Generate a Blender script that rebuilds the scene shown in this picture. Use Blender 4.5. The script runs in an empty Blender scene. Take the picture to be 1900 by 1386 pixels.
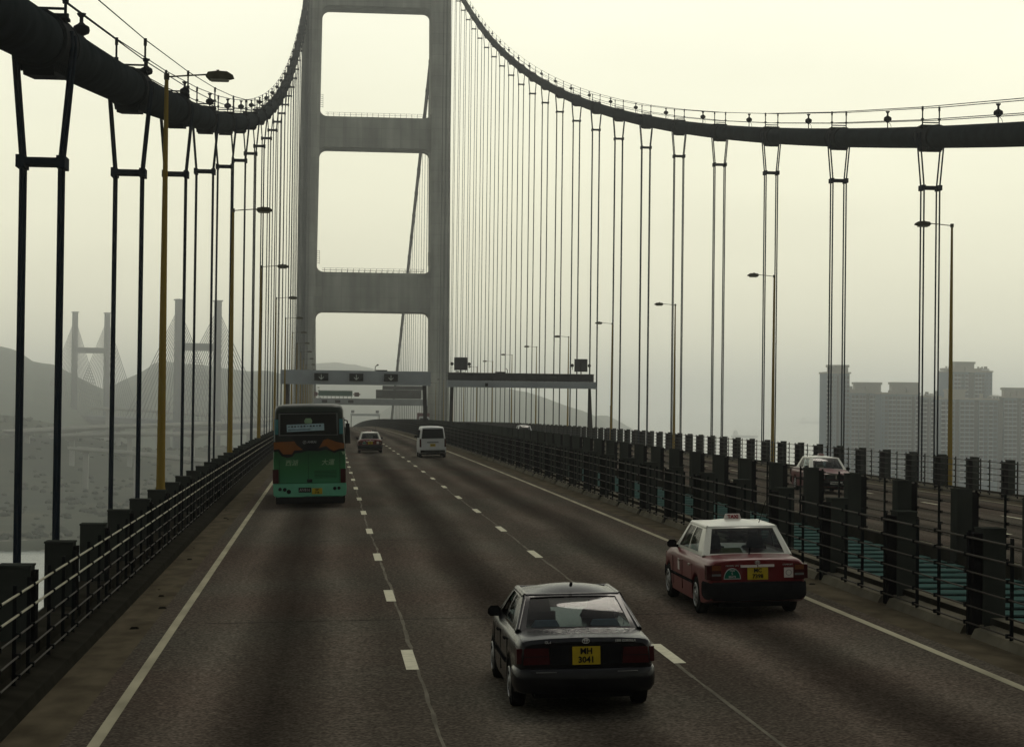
import bpy, bmesh, math, random
import numpy as np
from mathutils import Vector, Matrix
random.seed(7)
R = math.radians
scene = bpy.context.scene
COL = scene.collection

# ------------------------------------------------------------------ camera
FPX, PITCH, YAW, ROLL, CAMZ = 3668.95, .01466178, .09250539, -.01235058, 3.671
def _cam_axes():
    def tocam(v):
        X, Y, Z = v
        c, s = math.cos(YAW), math.sin(YAW); x = c*X-s*Y; y = s*X+c*Y
        c, s = math.cos(PITCH), math.sin(PITCH); y2 = c*y+s*Z; z2 = -s*y+c*Z
        c, s = math.cos(ROLL), math.sin(ROLL); return (c*x-s*z2, y2, s*x+c*z2)
    M = np.array([tocam(v) for v in ((1,0,0),(0,1,0),(0,0,1))]).T
    return M            # rows: right, forward, up
_M = _cam_axes()
cam_data = bpy.data.cameras.new("camera")
cam = bpy.data.objects.new("camera", cam_data); COL.objects.link(cam)
right, fwd, up = (Vector(_M[i]) for i in range(3))
cam.matrix_world = Matrix(((right.x, up.x, -fwd.x, 0), (right.y, up.y, -fwd.y, 0), (right.z, up.z, -fwd.z, CAMZ), (0, 0, 0, 1)))
cam_data.sensor_fit = 'HORIZONTAL'; cam_data.sensor_width = 36
cam_data.lens = 36*FPX/1900
cam_data.clip_start = .5; cam_data.clip_end = 90000
scene.camera = cam

# ------------------------------------------------------------------ sky and sun
SUN_EL, SUN_AZ = 58, 18          # degrees; azimuth from +Y (ahead) towards +X
world = bpy.data.worlds.new("World"); scene.world = world; world.use_nodes = True
nt = world.node_tree; nt.nodes.clear()
N = nt.nodes.new; Lk = nt.links.new
out = N('ShaderNodeOutputWorld'); bg = N('ShaderNodeBackground')
sky = N('ShaderNodeTexSky'); sky.sky_type = 'NISHITA'; sky.sun_disc = False
sky.sun_elevation = R(SUN_EL); sky.sun_rotation = R(SUN_AZ); sky.dust_density = 6; sky.air_density = 1.5
tc = N('ShaderNodeTexCoord'); sep = N('ShaderNodeSeparateXYZ'); Lk(tc.outputs['Generated'], sep.inputs[0])
ramp = N('ShaderNodeValToRGB'); Lk(sep.outputs['Z'], ramp.inputs[0])
e = ramp.color_ramp.elements
SKY_STOPS = [(0, (10.6, 10.2, 7.6)), (.05, (10.6, 10.3, 7.75)), (.12, (10.8, 10.6, 8.1)), (.21, (10.9, 10.8, 8.7)), (.32, (8.5, 8.6, 7.2)), (.5, (4.6, 4.7, 4.2)), (1, (2.6, 2.7, 2.6))]
e[0].position = 0; e[0].color = (*SKY_STOPS[0][1], 1); e[1].position = 1; e[1].color = (*SKY_STOPS[-1][1], 1)
for p_, c_ in SKY_STOPS[1:-1]:
    q = e.new(p_); q.color = (*c_, 1)
# brighter overcast towards the hidden sun
dot = N('ShaderNodeVectorMath'); dot.operation = 'DOT_PRODUCT'; Lk(tc.outputs['Generated'], dot.inputs[0])
sd = Vector((math.cos(R(SUN_EL))*math.sin(R(SUN_AZ)), math.cos(R(SUN_EL))*math.cos(R(SUN_AZ)), math.sin(R(SUN_EL))))
dot.inputs[1].default_value = sd
mr = N('ShaderNodeMapRange'); Lk(dot.outputs['Value'], mr.inputs[0])
mr.inputs[1].default_value = -.5; mr.inputs[2].default_value = 1; mr.inputs[3].default_value = .1; mr.inputs[4].default_value = 1.3
scl = N('ShaderNodeVectorMath'); scl.operation = 'SCALE'; Lk(ramp.outputs[0], scl.inputs[0]); Lk(mr.outputs[0], scl.inputs['Scale'])
cn = N('ShaderNodeTexNoise'); cn.inputs['Scale'].default_value = 5; cn.inputs['Detail'].default_value = 4
cm = N('ShaderNodeMapping'); cm.inputs['Scale'].default_value = (1, 1, 3.5); Lk(tc.outputs['Generated'], cm.inputs[0]); Lk(cm.outputs[0], cn.inputs['Vector'])
cr_ = N('ShaderNodeMapRange'); cr_.inputs[1].default_value = .3; cr_.inputs[2].default_value = .7; cr_.inputs[3].default_value = .955; cr_.inputs[4].default_value = 1.035; Lk(cn.outputs[0], cr_.inputs[0])
mu_ = N('ShaderNodeMath'); mu_.operation = 'MULTIPLY'; Lk(mr.outputs[0], mu_.inputs[0]); Lk(cr_.outputs[0], mu_.inputs[1]); Lk(mu_.outputs[0], scl.inputs['Scale'])
mix = N('ShaderNodeMix'); mix.data_type = 'RGBA'; mix.inputs[0].default_value = .93
Lk(sky.outputs[0], mix.inputs[6]); Lk(scl.outputs[0], mix.inputs[7])
Lk(mix.outputs[2], bg.inputs[0]); bg.inputs[1].default_value = .1
Lk(bg.outputs[0], out.inputs[0])
sun_d = bpy.data.lights.new("sun", 'SUN'); sun_d.energy = .5; sun_d.angle = R(14); sun_d.color = (1, .93, .8)
sun_o = bpy.data.objects.new("sun", sun_d); COL.objects.link(sun_o)
sun_o.rotation_euler = (-sd).to_track_quat('-Z', 'Y').to_euler(); sun_o.location = (0, 0, 300)
scene.view_settings.view_transform = 'Standard'; scene.view_settings.look = 'None'
scene.view_settings.exposure = 0; scene.view_settings.gamma = 1
scene.render.engine = 'CYCLES'
cy = scene.cycles
cy.use_denoising = True; cy.max_bounces = 6; cy.volume_bounces = 2; cy.transparent_max_bounces = 12
cy.diffuse_bounces = 3; cy.glossy_bounces = 3; cy.sample_clamp_indirect = 6
try: cy.denoiser = 'OPENIMAGEDENOISE'
except Exception: pass

# ------------------------------------------------------------------ helpers
def mat(name, col, rough=.6, metal=0., var=.12, scale=3., bump=0., coat=0., stretch=None, spec=0., emit=None):
    m = bpy.data.materials.new(name); m.use_nodes = True; t = m.node_tree; b = t.nodes['Principled BSDF']
    b.inputs['Roughness'].default_value = rough; b.inputs['Metallic'].default_value = metal
    b.inputs['Specular IOR Level'].default_value = spec
    b.inputs['Coat Weight'].default_value = coat; b.inputs['Coat Roughness'].default_value = .06
    g = t.nodes.new('ShaderNodeNewGeometry'); mp = t.nodes.new('ShaderNodeMapping'); mp.vector_type = 'POINT'
    if stretch: mp.inputs['Scale'].default_value = stretch
    t.links.new(g.outputs['Position'], mp.inputs[0])
    nz = t.nodes.new('ShaderNodeTexNoise'); nz.inputs['Scale'].default_value = scale; nz.inputs['Detail'].default_value = 5
    t.links.new(mp.outputs[0], nz.inputs['Vector'])
    cr = t.nodes.new('ShaderNodeValToRGB'); t.links.new(nz.outputs[0], cr.inputs[0])
    a = [max(0, c*(1-var)) for c in col]; c2 = [c*(1+var) for c in col]
    cr.color_ramp.elements[0].position = .3; cr.color_ramp.elements[1].position = .7
    cr.color_ramp.elements[0].color = (*a, 1); cr.color_ramp.elements[1].color = (*c2, 1)
    t.links.new(cr.outputs[0], b.inputs['Base Color'])
    if bump:
        bp = t.nodes.new('ShaderNodeBump'); bp.inputs['Strength'].default_value = bump; bp.inputs['Distance'].default_value = .02
        t.links.new(nz.outputs[0], bp.inputs['Height']); t.links.new(bp.outputs[0], b.inputs['Normal'])
    if emit:
        b.inputs['Emission Color'].default_value = (*emit[0], 1); b.inputs['Emission Strength'].default_value = emit[1]
    return m

class MB:
    """collects geometry for ONE mesh object"""
    def __init__(s): s.v = []; s.f = []; s.mi = []; s.m = 0
    def add(s, vs, fs):
        b = len(s.v); s.v += [tuple(p) for p in vs]
        for f in fs: s.f.append([b+i for i in f]); s.mi.append(s.m)
    def box(s, x0, x1, y0, y1, z0, z1, top=None):
        t = top or (0, 0)       # inset of the top face
        vs = [(x0,y0,z0),(x1,y0,z0),(x1,y1,z0),(x0,y1,z0),(x0+t[0],y0+t[1],z1),(x1-t[0],y0+t[1],z1),(x1-t[0],y1-t[1],z1),(x0+t[0],y1-t[1],z1)]
        s.add(vs, [(3,2,1,0),(4,5,6,7),(0,1,5,4),(1,2,6,5),(2,3,7,6),(3,0,4,7)])
    def cbox(s, cx, cy, cz, sx, sy, sz): s.box(cx-sx/2, cx+sx/2, cy-sy/2, cy+sy/2, cz-sz/2, cz+sz/2)
    def tube(s, pts, r, n=8, cap=True):
        pts = [Vector(p) for p in pts]; rs = r if isinstance(r, (list, tuple)) else [r]*len(pts)
        vs = []; fs = []; prev = None
        for i, p in enumerate(pts):
            d = (pts[min(i+1, len(pts)-1)]-pts[max(i-1, 0)]).normalized()
            if prev is None:
                a = Vector((0, 0, 1)) if abs(d.z) < .9 else Vector((1, 0, 0)); u = d.cross(a).normalized()
            else:
                u = (prev - d*prev.dot(d)).normalized()
            prev = u; w = d.cross(u)
            for k in range(n):
                an = 2*math.pi*k/n; vs.append(p+rs[i]*(math.cos(an)*u+math.sin(an)*w))
        for i in range(len(pts)-1):
            for k in range(n): fs.append((i*n+k, i*n+(k+1) % n, (i+1)*n+(k+1) % n, (i+1)*n+k))
        if cap: fs.append(tuple(range(n))[::-1]); fs.append(tuple((len(pts)-1)*n+k for k in range(n)))
        s.add(vs, fs)
    def lathe(s, prof, c, n=16, axis='z'):
        vs = []; fs = []
        for r, h in prof:
            for k in range(n):
                a = 2*math.pi*k/n
                if axis == 'z': vs.append((c[0]+r*math.cos(a), c[1]+r*math.sin(a), c[2]+h))
                elif axis == 'x': vs.append((c[0]+h, c[1]+r*math.cos(a), c[2]+r*math.sin(a)))
                else: vs.append((c[0]+r*math.cos(a), c[1]+h, c[2]+r*math.sin(a)))
        for i in range(len(prof)-1):
            for k in range(n): fs.append((i*n+k, i*n+(k+1) % n, (i+1)*n+(k+1) % n, (i+1)*n+k))
        fs.append(tuple(range(n))[::-1]); fs.append(tuple((len(prof)-1)*n+k for k in range(n)))
        s.add(vs, fs)
    def prism(s, poly, fn0, fn1):
        """poly: 2-d points; fn0/fn1 map them to the two ends"""
        n = len(poly); vs = [fn0(*p) for p in poly]+[fn1(*p) for p in poly]
        s.add(vs, [tuple(range(n))[::-1], tuple(range(n, 2*n))]+[(i, (i+1) % n, n+(i+1) % n, n+i) for i in range(n)])
    def slab(s, quad, th):
        """flat polygon (list of 3-d points) thickened by th along its normal"""
        q = [Vector(p) for p in quad]; nr = (q[1]-q[0]).cross(q[2]-q[0]).normalized()*th; n = len(q)
        s.add(q+[p+nr for p in q], [tuple(range(n))[::-1], tuple(range(n, 2*n))]+[(i, (i+1) % n, n+(i+1) % n, n+i) for i in range(n)])
    def grid(s, nu, nv, fn, closed_u=False):
        vs = [fn(i, j) for i in range(nu) for j in range(nv)]
        fs = []
        for i in range(nu-(0 if closed_u else 1)):
            for j in range(nv-1):
                a = i*nv+j; b = ((i+1) % nu)*nv+j; fs.append((a, b, b+1, a+1))
        s.add(vs, fs)
    def mesh(s, name, mats, smooth=None, merge=False, fix=True):
        me = bpy.data.meshes.new(name); me.from_pydata(s.v, [], s.f)
        for m in (mats if isinstance(mats, (list, tuple)) else [mats]): me.materials.append(m)
        me.polygons.foreach_set('material_index', s.mi)
        bm = bmesh.new(); bm.from_mesh(me)
        if merge: bmesh.ops.remove_doubles(bm, verts=bm.verts, dist=2e-4)
        if fix: bmesh.ops.recalc_face_normals(bm, faces=bm.faces)
        if smooth is not None:
            lim = math.radians(smooth)
            for f in bm.faces: f.smooth = True
            for ed in bm.edges:
                if len(ed.link_faces) != 2 or ed.calc_face_angle(0) > lim: ed.smooth = False
        bm.to_mesh(me); bm.free()
        return me
    def build(s, name, mats, parent=None, smooth=None, merge=False, fix=True, loc=None):
        o = bpy.data.objects.new(name, s.mesh(name, mats, smooth, merge, fix)); COL.objects.link(o)
        if loc: o.location = loc
        if parent is not None: o.parent = parent
        return o

def tag(o, label=None, cat=None, group=None, kind=None):
    if label: o['label'] = label
    if cat: o['category'] = cat
    if group: o['group'] = group
    if kind: o['kind'] = kind
    return o
def empty(name, loc=(0, 0, 0), rot=(0, 0, 0)):
    o = bpy.data.objects.new(name, None); COL.objects.link(o); o.location = loc; o.rotation_euler = rot
    o.empty_display_size = .3
    return o
def kids(o): return [c for c in COL.objects if c.parent == o]
def copy_tree(o, parent=None):
    c = o.copy(); COL.objects.link(c)
    if parent is not None: c.parent = parent
    for ch in list(o.children): copy_tree(ch, c)
    return c
ONES = ['', 'first', 'second', 'third', 'fourth', 'fifth', 'sixth', 'seventh', 'eighth', 'ninth', 'tenth', 'eleventh', 'twelfth', 'thirteenth', 'fourteenth', 'fifteenth', 'sixteenth', 'seventeenth', 'eighteenth', 'nineteenth']
def ordw(n):
    if n < 20: return ONES[n]
    T = {2: 'twent', 3: 'thirt', 4: 'fort'}[n//10]
    return T+'ieth' if n % 10 == 0 else T+'y-'+ONES[n % 10]
def text_mesh(body, size, loc, rot, parent, m, name='lettering', shear=0, bold=0., align='CENTER'):
    cu = bpy.data.curves.new(name, 'FONT'); cu.body = body; cu.size = size; cu.align_x = align; cu.align_y = 'CENTER'
    cu.extrude = .003; cu.shear = shear; cu.offset = bold; cu.resolution_u = 2
    tmp = bpy.data.objects.new(name+'_tmp', cu); COL.objects.link(tmp)
    dg = bpy.context.evaluated_depsgraph_get(); me = bpy.data.meshes.new_from_object(tmp.evaluated_get(dg))
    bpy.data.objects.remove(tmp); me.materials.clear(); me.materials.append(m)
    o = bpy.data.objects.new(name, me); COL.objects.link(o); o.location = loc; o.rotation_euler = rot
    if parent is not None: o.parent = parent
    return o
FACE_CAM = (R(90), 0, 0)        # text readable from -Y

CX = 11.9                        # bridge centre line
def dk(X, Y): return .2856-.024*abs(X-CX)+.00174*Y-1.6e-5*Y*Y
def bl(Y): return dk(CX, Y)      # crown
def ropz(Y): return -.312+.00026506*(Y+141.112)**2      # hanger spreader level
def cabz(Y): return ropz(Y)+2.55
def pix(u, v, D):
    """point seen in direction of photo pixel (u, v) at distance Y = D"""
    r = Vector(_M[0])*((u-950)/FPX)+Vector(_M[1])+Vector(_M[2])*((693-v)/FPX)
    t = D/r.y; return Vector((r.x*t, D, r.z*t+CAMZ))
SEA = -66.
YT = 548.                        # tower centre

# ------------------------------------------------------------------ materials
M = {}
M['cable'] = mat('cable_wrapping_paint', (.017, .021, .023), .75, 0, .3, 1.2, bump=.1)
M['rope'] = mat('galvanised_rope', (.009, .014, .022), .55, .1, .2, 4)
M['band'] = mat('cable_band_steel', (.012, .014, .016), .6, .1, .2, 3)
M['concrete'] = mat('stained_tower_concrete', (.3, .305, .27), .9, 0, .25, .4, bump=.2, stretch=(1, 1, .1))
def add_joints(m, w, h, dark):
    t = m.node_tree; b = t.nodes['Principled BSDF']; src = b.inputs['Base Color'].links[0].from_socket
    g = t.nodes.new('ShaderNodeNewGeometry'); s = t.nodes.new('ShaderNodeSeparateXYZ'); c = t.nodes.new('ShaderNodeCombineXYZ'); t.links.new(g.outputs['Position'], s.inputs[0])
    ad = t.nodes.new('ShaderNodeMath'); ad.operation = 'ADD'; t.links.new(s.outputs['X'], ad.inputs[0]); t.links.new(s.outputs['Y'], ad.inputs[1])
    t.links.new(ad.outputs[0], c.inputs[0]); t.links.new(s.outputs['Z'], c.inputs[1])
    br = t.nodes.new('ShaderNodeTexBrick'); br.offset = 0; br.inputs['Scale'].default_value = 1; br.inputs['Brick Width'].default_value = w; br.inputs['Row Height'].default_value = h; br.inputs['Mortar Size'].default_value = .07
    br.inputs['Mortar Smooth'].default_value = .6; br.inputs['Color1'].default_value = (1, 1, 1, 1); br.inputs['Color2'].default_value = (.86, .87, .87, 1); br.inputs['Mortar'].default_value = (dark, dark, dark, 1); t.links.new(c.outputs[0], br.inputs['Vector'])
    big = t.nodes.new('ShaderNodeTexNoise'); big.inputs['Scale'].default_value = .11; big.inputs['Detail'].default_value = 5; t.links.new(g.outputs['Position'], big.inputs['Vector'])
    mr = t.nodes.new('ShaderNodeMapRange'); mr.inputs[1].default_value = .3; mr.inputs[2].default_value = .7; mr.inputs[3].default_value = .74; mr.inputs[4].default_value = 1.16; t.links.new(big.outputs[0], mr.inputs[0])
    mx = t.nodes.new('ShaderNodeMix'); mx.data_type = 'RGBA'; mx.blend_type = 'MULTIPLY'; mx.inputs[0].default_value = 1; t.links.new(src, mx.inputs[6]); t.links.new(br.outputs[0], mx.inputs[7])
    v = t.nodes.new('ShaderNodeVectorMath'); v.operation = 'SCALE'; t.links.new(mx.outputs[2], v.inputs[0]); t.links.new(mr.outputs[0], v.inputs['Scale']); t.links.new(v.outputs[0], b.inputs['Base Color'])
add_joints(M['concrete'], 5.2, 2.9, .72)
M['kerb'] = mat('kerb_concrete', (.11, .1, .075), .85, 0, .25, 1.6, bump=.3)
M['plinth'] = mat('dark_plinth', (.018, .017, .013), .8, 0, .3, 2)  # near-black low wall, colour shared with the left kerb
M['post'] = mat('grey_painted_post', (.028, .031, .027), .7, 0, .25, 1.2, stretch=(1, 1, .4))
M['channel'] = mat('dark_post_channel', (.008, .0075, .008), .6, 0, .3, 2)
M['brightrail'] = mat('bright_galvanised_rail', (.2, .19, .13), .4, .5, .2, 3)
M['rail'] = mat('galvanised_rail', (.035, .03, .024), .5, .4, .25, 3)
M['mull'] = mat('dark_mullion', (.008, .009, .01), .6, .1, .2, 3)
M['white'] = mat('road_paint_white', (.52, .5, .38), .7, 0, .14, 9)
M['edgeline'] = mat('dirty_edge_line', (.3, .28, .2), .8, 0, .25, 2, stretch=(1, .3, 1))
M['seam'] = mat('sealed_joint', (.13, .12, .095), .8, 0, .35, 3, stretch=(1, .5, 1))
M['jdark'] = mat('tar_joint', (.02, .018, .016), .8, 0, .3, 4)
M['teal'] = mat('teal_louvre_paint', (.042, .08, .072), .55, 0, .18, 1.3)
M['deckside'] = mat('fairing_steel', (.09, .095, .09), .5, .2, .2, .5)
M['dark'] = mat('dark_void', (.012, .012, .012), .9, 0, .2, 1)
M['yellow'] = mat('mustard_lamp_paint', (.21, .145, .03), .5, 0, .16, 1.5, stretch=(1, 1, .3))
M['lampgrey'] = mat('lamp_head_grey', (.07, .065, .045), .5, 0, .2, 5)
M['lens'] = mat('lamp_lens', (.3, .29, .24), .3, 0, .1, 5)
M['black'] = mat('black_fittings', (.012, .012, .014), .5, 0, .2, 5)
M['ggrey'] = mat('gantry_grey_paint', (.3, .325, .345), .55, 0, .1, .6)
M['gdark'] = mat('gantry_dark_back', (.05, .05, .055), .6, 0, .2, 1)
M['gleg'] = mat('gantry_leg_paint', (.045, .043, .045), .6, 0, .2, 1)
M['sgreen'] = mat('green_sign_sheet', (.02, .11, .075), .5, 0, .1, 1)
M['sbrown'] = mat('red_brown_signal', (.12, .055, .06), .6, 0, .1, 1)
M['arrow'] = mat('signal_arrow', (.55, .6, .55), .5, 0, .05, 1)
def foliage(name, a, b, c, scale):
    m = bpy.data.materials.new(name); m.use_nodes = True; t = m.node_tree; bs = t.nodes['Principled BSDF']
    bs.inputs['Roughness'].default_value = .95; bs.inputs['Specular IOR Level'].default_value = .1
    g = t.nodes.new('ShaderNodeNewGeometry'); nz = t.nodes.new('ShaderNodeTexNoise'); nz.inputs['Scale'].default_value = scale
    nz.inputs['Detail'].default_value = 9; nz.inputs['Roughness'].default_value = .65
    t.links.new(g.outputs['Position'], nz.inputs['Vector']); cr = t.nodes.new('ShaderNodeValToRGB'); t.links.new(nz.outputs[0], cr.inputs[0])
    el = cr.color_ramp.elements; el[0].position = .32; el[0].color = (*a, 1); el[1].position = .68; el[1].color = (*c, 1)
    q = el.new(.5); q.color = (*b, 1); t.links.new(cr.outputs[0], bs.inputs['Base Color'])
    return m
M['land'] = foliage('scrubby_land', (.02, .03, .018), (.038, .047, .026), (.085, .08, .05), .012)
M['hill'] = foliage('wooded_hill', (.03, .05, .035), (.05, .07, .045), (.09, .1, .06), .006)
M['wood'] = foliage('tree_clumps', (.018, .027, .015), (.03, .038, .021), (.045, .052, .03), .02)
M['stone'] = foliage('shore_rock', (.1, .1, .09), (.22, .21, .18), (.34, .32, .27), .35)
M['vroad'] = mat('pale_viaduct_concrete', (.33, .33, .3), .85, 0, .12, .05)
M['kap'] = mat('far_bridge_concrete', (.1, .11, .13), .85, 0, .1, .05)

# asphalt with oil streaks, polished tracks and patches
def asphalt():
    m = bpy.data.materials.new('worn_asphalt'); m.use_nodes = True; t = m.node_tree; bs = t.nodes['Principled BSDF']
    n = t.nodes.new; l = t.links.new
    def mth(op, a, b=None, c=None):
        q = n('ShaderNodeMath'); q.operation = op
        for i, x in enumerate((a, b, c)):
            if x is None: continue
            if isinstance(x, (int, float)): q.inputs[i].default_value = x
            else: l(x, q.inputs[i])
        return q.outputs[0]
    g = n('ShaderNodeNewGeometry'); sx = n('ShaderNodeSeparateXYZ'); l(g.outputs['Position'], sx.inputs[0])
    wob = n('ShaderNodeTexNoise'); wob.inputs['Scale'].default_value = .05; l(g.outputs['Position'], wob.inputs['Vector'])
    ax = mth('ABSOLUTE', mth('SUBTRACT', sx.outputs['X'], CX))       # mirrored carriageways: lanes from 3.35 to 14.37
    xx = mth('ADD', ax, mth('MULTIPLY', mth('SUBTRACT', wob.outputs[0], .5), 1.1))
    lane = mth('FRACT', mth('DIVIDE', mth('SUBTRACT', xx, 3.4), 3.66))
    d = mth('ABSOLUTE', mth('SUBTRACT', lane, .5))                    # 0 at lane centre
    oil = mth('POWER', mth('MAXIMUM', mth('SUBTRACT', 1, mth('MULTIPLY', d, 5.2)), 0), .8)
    track = mth('MAXIMUM', mth('SUBTRACT', 1, mth('MULTIPLY', mth('ABSOLUTE', mth('SUBTRACT', d, .25)), 7)), 0)
    mp = n('ShaderNodeMapping'); mp.inputs['Scale'].default_value = (1, .12, 1); l(g.outputs['Position'], mp.inputs[0])
    streak = n('ShaderNodeTexNoise'); streak.inputs['Scale'].default_value = .8; streak.inputs['Detail'].default_value = 6; l(mp.outputs[0], streak.inputs['Vector'])
    patch = n('ShaderNodeTexNoise'); patch.inputs['Scale'].default_value = .12; patch.inputs['Detail'].default_value = 4; l(g.outputs['Position'], patch.inputs['Vector'])
    grain = n('ShaderNodeTexNoise'); grain.inputs['Scale'].default_value = 13; grain.inputs['Detail'].default_value = 8; grain.inputs['Roughness'].default_value = .8; l(g.outputs['Position'], grain.inputs['Vector'])
    fine = n('ShaderNodeTexVoronoi'); fine.inputs['Scale'].default_value = 22; l(g.outputs['Position'], fine.inputs['Vector'])
    base = n('ShaderNodeMix'); base.data_type = 'RGBA'
    cr = n('ShaderNodeValToRGB'); l(patch.outputs[0], cr.inputs[0]); cr.color_ramp.elements[0].position = .38; cr.color_ramp.elements[1].position = .62
    l(cr.outputs[0], base.inputs[0]); base.inputs[6].default_value = (.06, .0475, .038, 1); base.inputs[7].default_value = (.061, .0555, .0445, 1)
    k = mth('MULTIPLY', mth('SUBTRACT', 1, mth('MULTIPLY', oil, .5)), mth('ADD', 1, mth('MULTIPLY', track, .36)))
    k = mth('MULTIPLY', k, mth('ADD', .5, mth('MULTIPLY', streak.outputs[0], 1.)))
    k = mth('MULTIPLY', k, mth('MAXIMUM', mth('ADD', -.6, mth('MULTIPLY', grain.outputs[0], 3.2)), .15))
    k = mth('MULTIPLY', k, mth('ADD', .5, mth('MULTIPLY', fine.outputs['Distance'], 1.25)))
    v = n('ShaderNodeVectorMath'); v.operation = 'SCALE'; l(base.outputs[2], v.inputs[0]); l(k, v.inputs['Scale'])
    l(v.outputs[0], bs.inputs['Base Color'])
    bs.inputs['Roughness'].default_value = .85; bs.inputs['Specular IOR Level'].default_value = 0
    bp = n('ShaderNodeBump'); bp.inputs['Strength'].default_value = .5; bp.inputs['Distance'].default_value = .008
    l(grain.outputs[0], bp.inputs['Height']); l(bp.outputs[0], bs.inputs['Normal'])
    return m
M['asphalt'] = asphalt()
M['shoulder'] = mat('dusty_hard_strip', (.07, .059, .04), .88, 0, .32, 2.2, bump=.4, stretch=(1, .5, 1))
def sea_mat():
    m = bpy.data.materials.new('grey_sea'); m.use_nodes = True; t = m.node_tree; b = t.nodes['Principled BSDF']
    b.inputs['Base Color'].default_value = (.1, .13, .12, 1); b.inputs['Roughness'].default_value = .22
    g = t.nodes.new('ShaderNodeNewGeometry'); nz = t.nodes.new('ShaderNodeTexNoise'); nz.inputs['Scale'].default_value = .12; nz.inputs['Detail'].default_value = 8
    t.links.new(g.outputs['Position'], nz.inputs['Vector']); bp = t.nodes.new('ShaderNodeBump'); bp.inputs['Strength'].default_value = .5; bp.inputs['Distance'].default_value = 1.5
    t.links.new(nz.outputs[0], bp.inputs['Height']); t.links.new(bp.outputs[0], b.inputs['Normal'])
    return m
M['sea'] = sea_mat()

# ------------------------------------------------------------------ the bridge deck and the roads
YEND = 1250.
YS = [-60+10*i for i in range(int((YEND+60)/10)+1)]
def strip(name, x0, x1, m, dz=0., nx=2, kind=None, y0=-60, y1=YEND, parent=None, step=10.):
    mb = MB(); n = max(2, int((y1-y0)/step)+1)
    mb.grid(nx, n, lambda i, j: (x0+(x1-x0)*i/(nx-1), y0+(y1-y0)*j/(n-1), dk(x0+(x1-x0)*i/(nx-1), y0+(y1-y0)*j/(n-1))+dz))
    o = mb.build(name, m, parent)
    for p_ in o.data.polygons:
        pass
    if kind: o['kind'] = kind
    return o
LINES = (-2.43, 1.18, 4.82, 8.56)
strip('road', -2.8, 8.9, M['asphalt'], 0, 8, 'structure')
strip('road', 14.9, 26.6, M['asphalt'], 0, 8, 'structure')
for a, b in ((-3.9, -2.8), (8.9, 10.05), (13.75, 14.9), (26.6, 27.7)):
    strip('hard_shoulder', a, b, M['shoulder'], 0, 3, 'structure')
def rm(me_o):
    return me_o
# painted markings
def line_mesh(mb, x, w, y0, y1, dz=.006, step=10.):
    n = max(1, int(math.ceil((y1-y0)/step)))
    for j in range(n):
        a = y0+(y1-y0)*j/n; b = y0+(y1-y0)*(j+1)/n
        mb.add([(x-w/2, a, dk(x-w/2, a)+dz), (x+w/2, a, dk(x+w/2, a)+dz), (x+w/2, b, dk(x+w/2, b)+dz), (x-w/2, b, dk(x-w/2, b)+dz)], [(0, 1, 2, 3)])
mk = MB()
for x in (LINES[0], LINES[3]-.01, 2*CX-LINES[0], 2*CX-LINES[3]+.01): line_mesh(mk, x, .135, -60, YEND)
tag(mk.build('edge_line_markings', M['edgeline']), kind='structure'); mk = MB()
for x in (LINES[1], LINES[2], 2*CX-LINES[1], 2*CX-LINES[2]):
    y = 27.7-9*9
    while y < 1000: line_mesh(mk, x, .17, y-1.05, y+1.05); y += 9
tag(mk.build('lane_markings', M['white']), kind='structure')
sm = MB()
random.seed(3)
for x in (LINES[1]+.03, LINES[2]-.02, 2*CX-LINES[1], 2*CX-LINES[2]):
    y = -40.
    xo = 0.
    while y < 500:
        xn = max(-.05, min(.05, xo+random.uniform(-.025, .025))); w = random.uniform(.016, .032); L_ = .75
        a, b = y, y+L_
        sm.add([(x+xo-w, a, dk(x, a)+.003), (x+xo+w, a, dk(x, a)+.003), (x+xn+w, b, dk(x, b)+.003), (x+xn-w, b, dk(x, b)+.003)], [(0, 1, 2, 3)])
        xo = xn; y += L_
tag(sm.build('sealed_road_joint', M['seam']), kind='structure')
jm = MB()
for y in [x_ for x_ in range(14, 520, 18)]:
    for x0, x1 in ((-2.3, 8.4), (15.4, 26.1)):
        if random.random() < .75:
            xa = x0+random.uniform(0, 3); xb = x1-random.uniform(0, 5); n = 14; yy = y+random.uniform(-2, 2)
            off = [random.uniform(-.03, .03) for _ in range(n+1)]
            for i in range(n):
                a = xa+(xb-xa)*i/n; b = xa+(xb-xa)*(i+1)/n
                jm.add([(a, yy+off[i]-.025, dk(a, yy)+.002), (b, yy+off[i+1]-.025, dk(b, yy)+.002), (b, yy+off[i+1]+.025, dk(b, yy)+.002), (a, yy+off[i]+.025, dk(a, yy)+.002)], [(0, 1, 2, 3)])
tag(jm.build('tar_road_joint', M['jdark']), kind='structure')
# little debris on the shoulders
dbm = MB()
for i in range(12):
    x = random.choice([-3.1, -2.9, -3.3, 9.2, 9.5])+random.uniform(-.2, .2); y = random.uniform(20, 70)
    s_ = random.uniform(.015, .05); dbm.box(x-s_*1.6, x+s_*1.6, y-s_, y+s_, dk(x, y)-.003, dk(x, y)+s_*.7, top=(s_*.6, s_*.4))
tag(dbm.build('road_litter', M['plinth']), kind='stuff')
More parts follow.
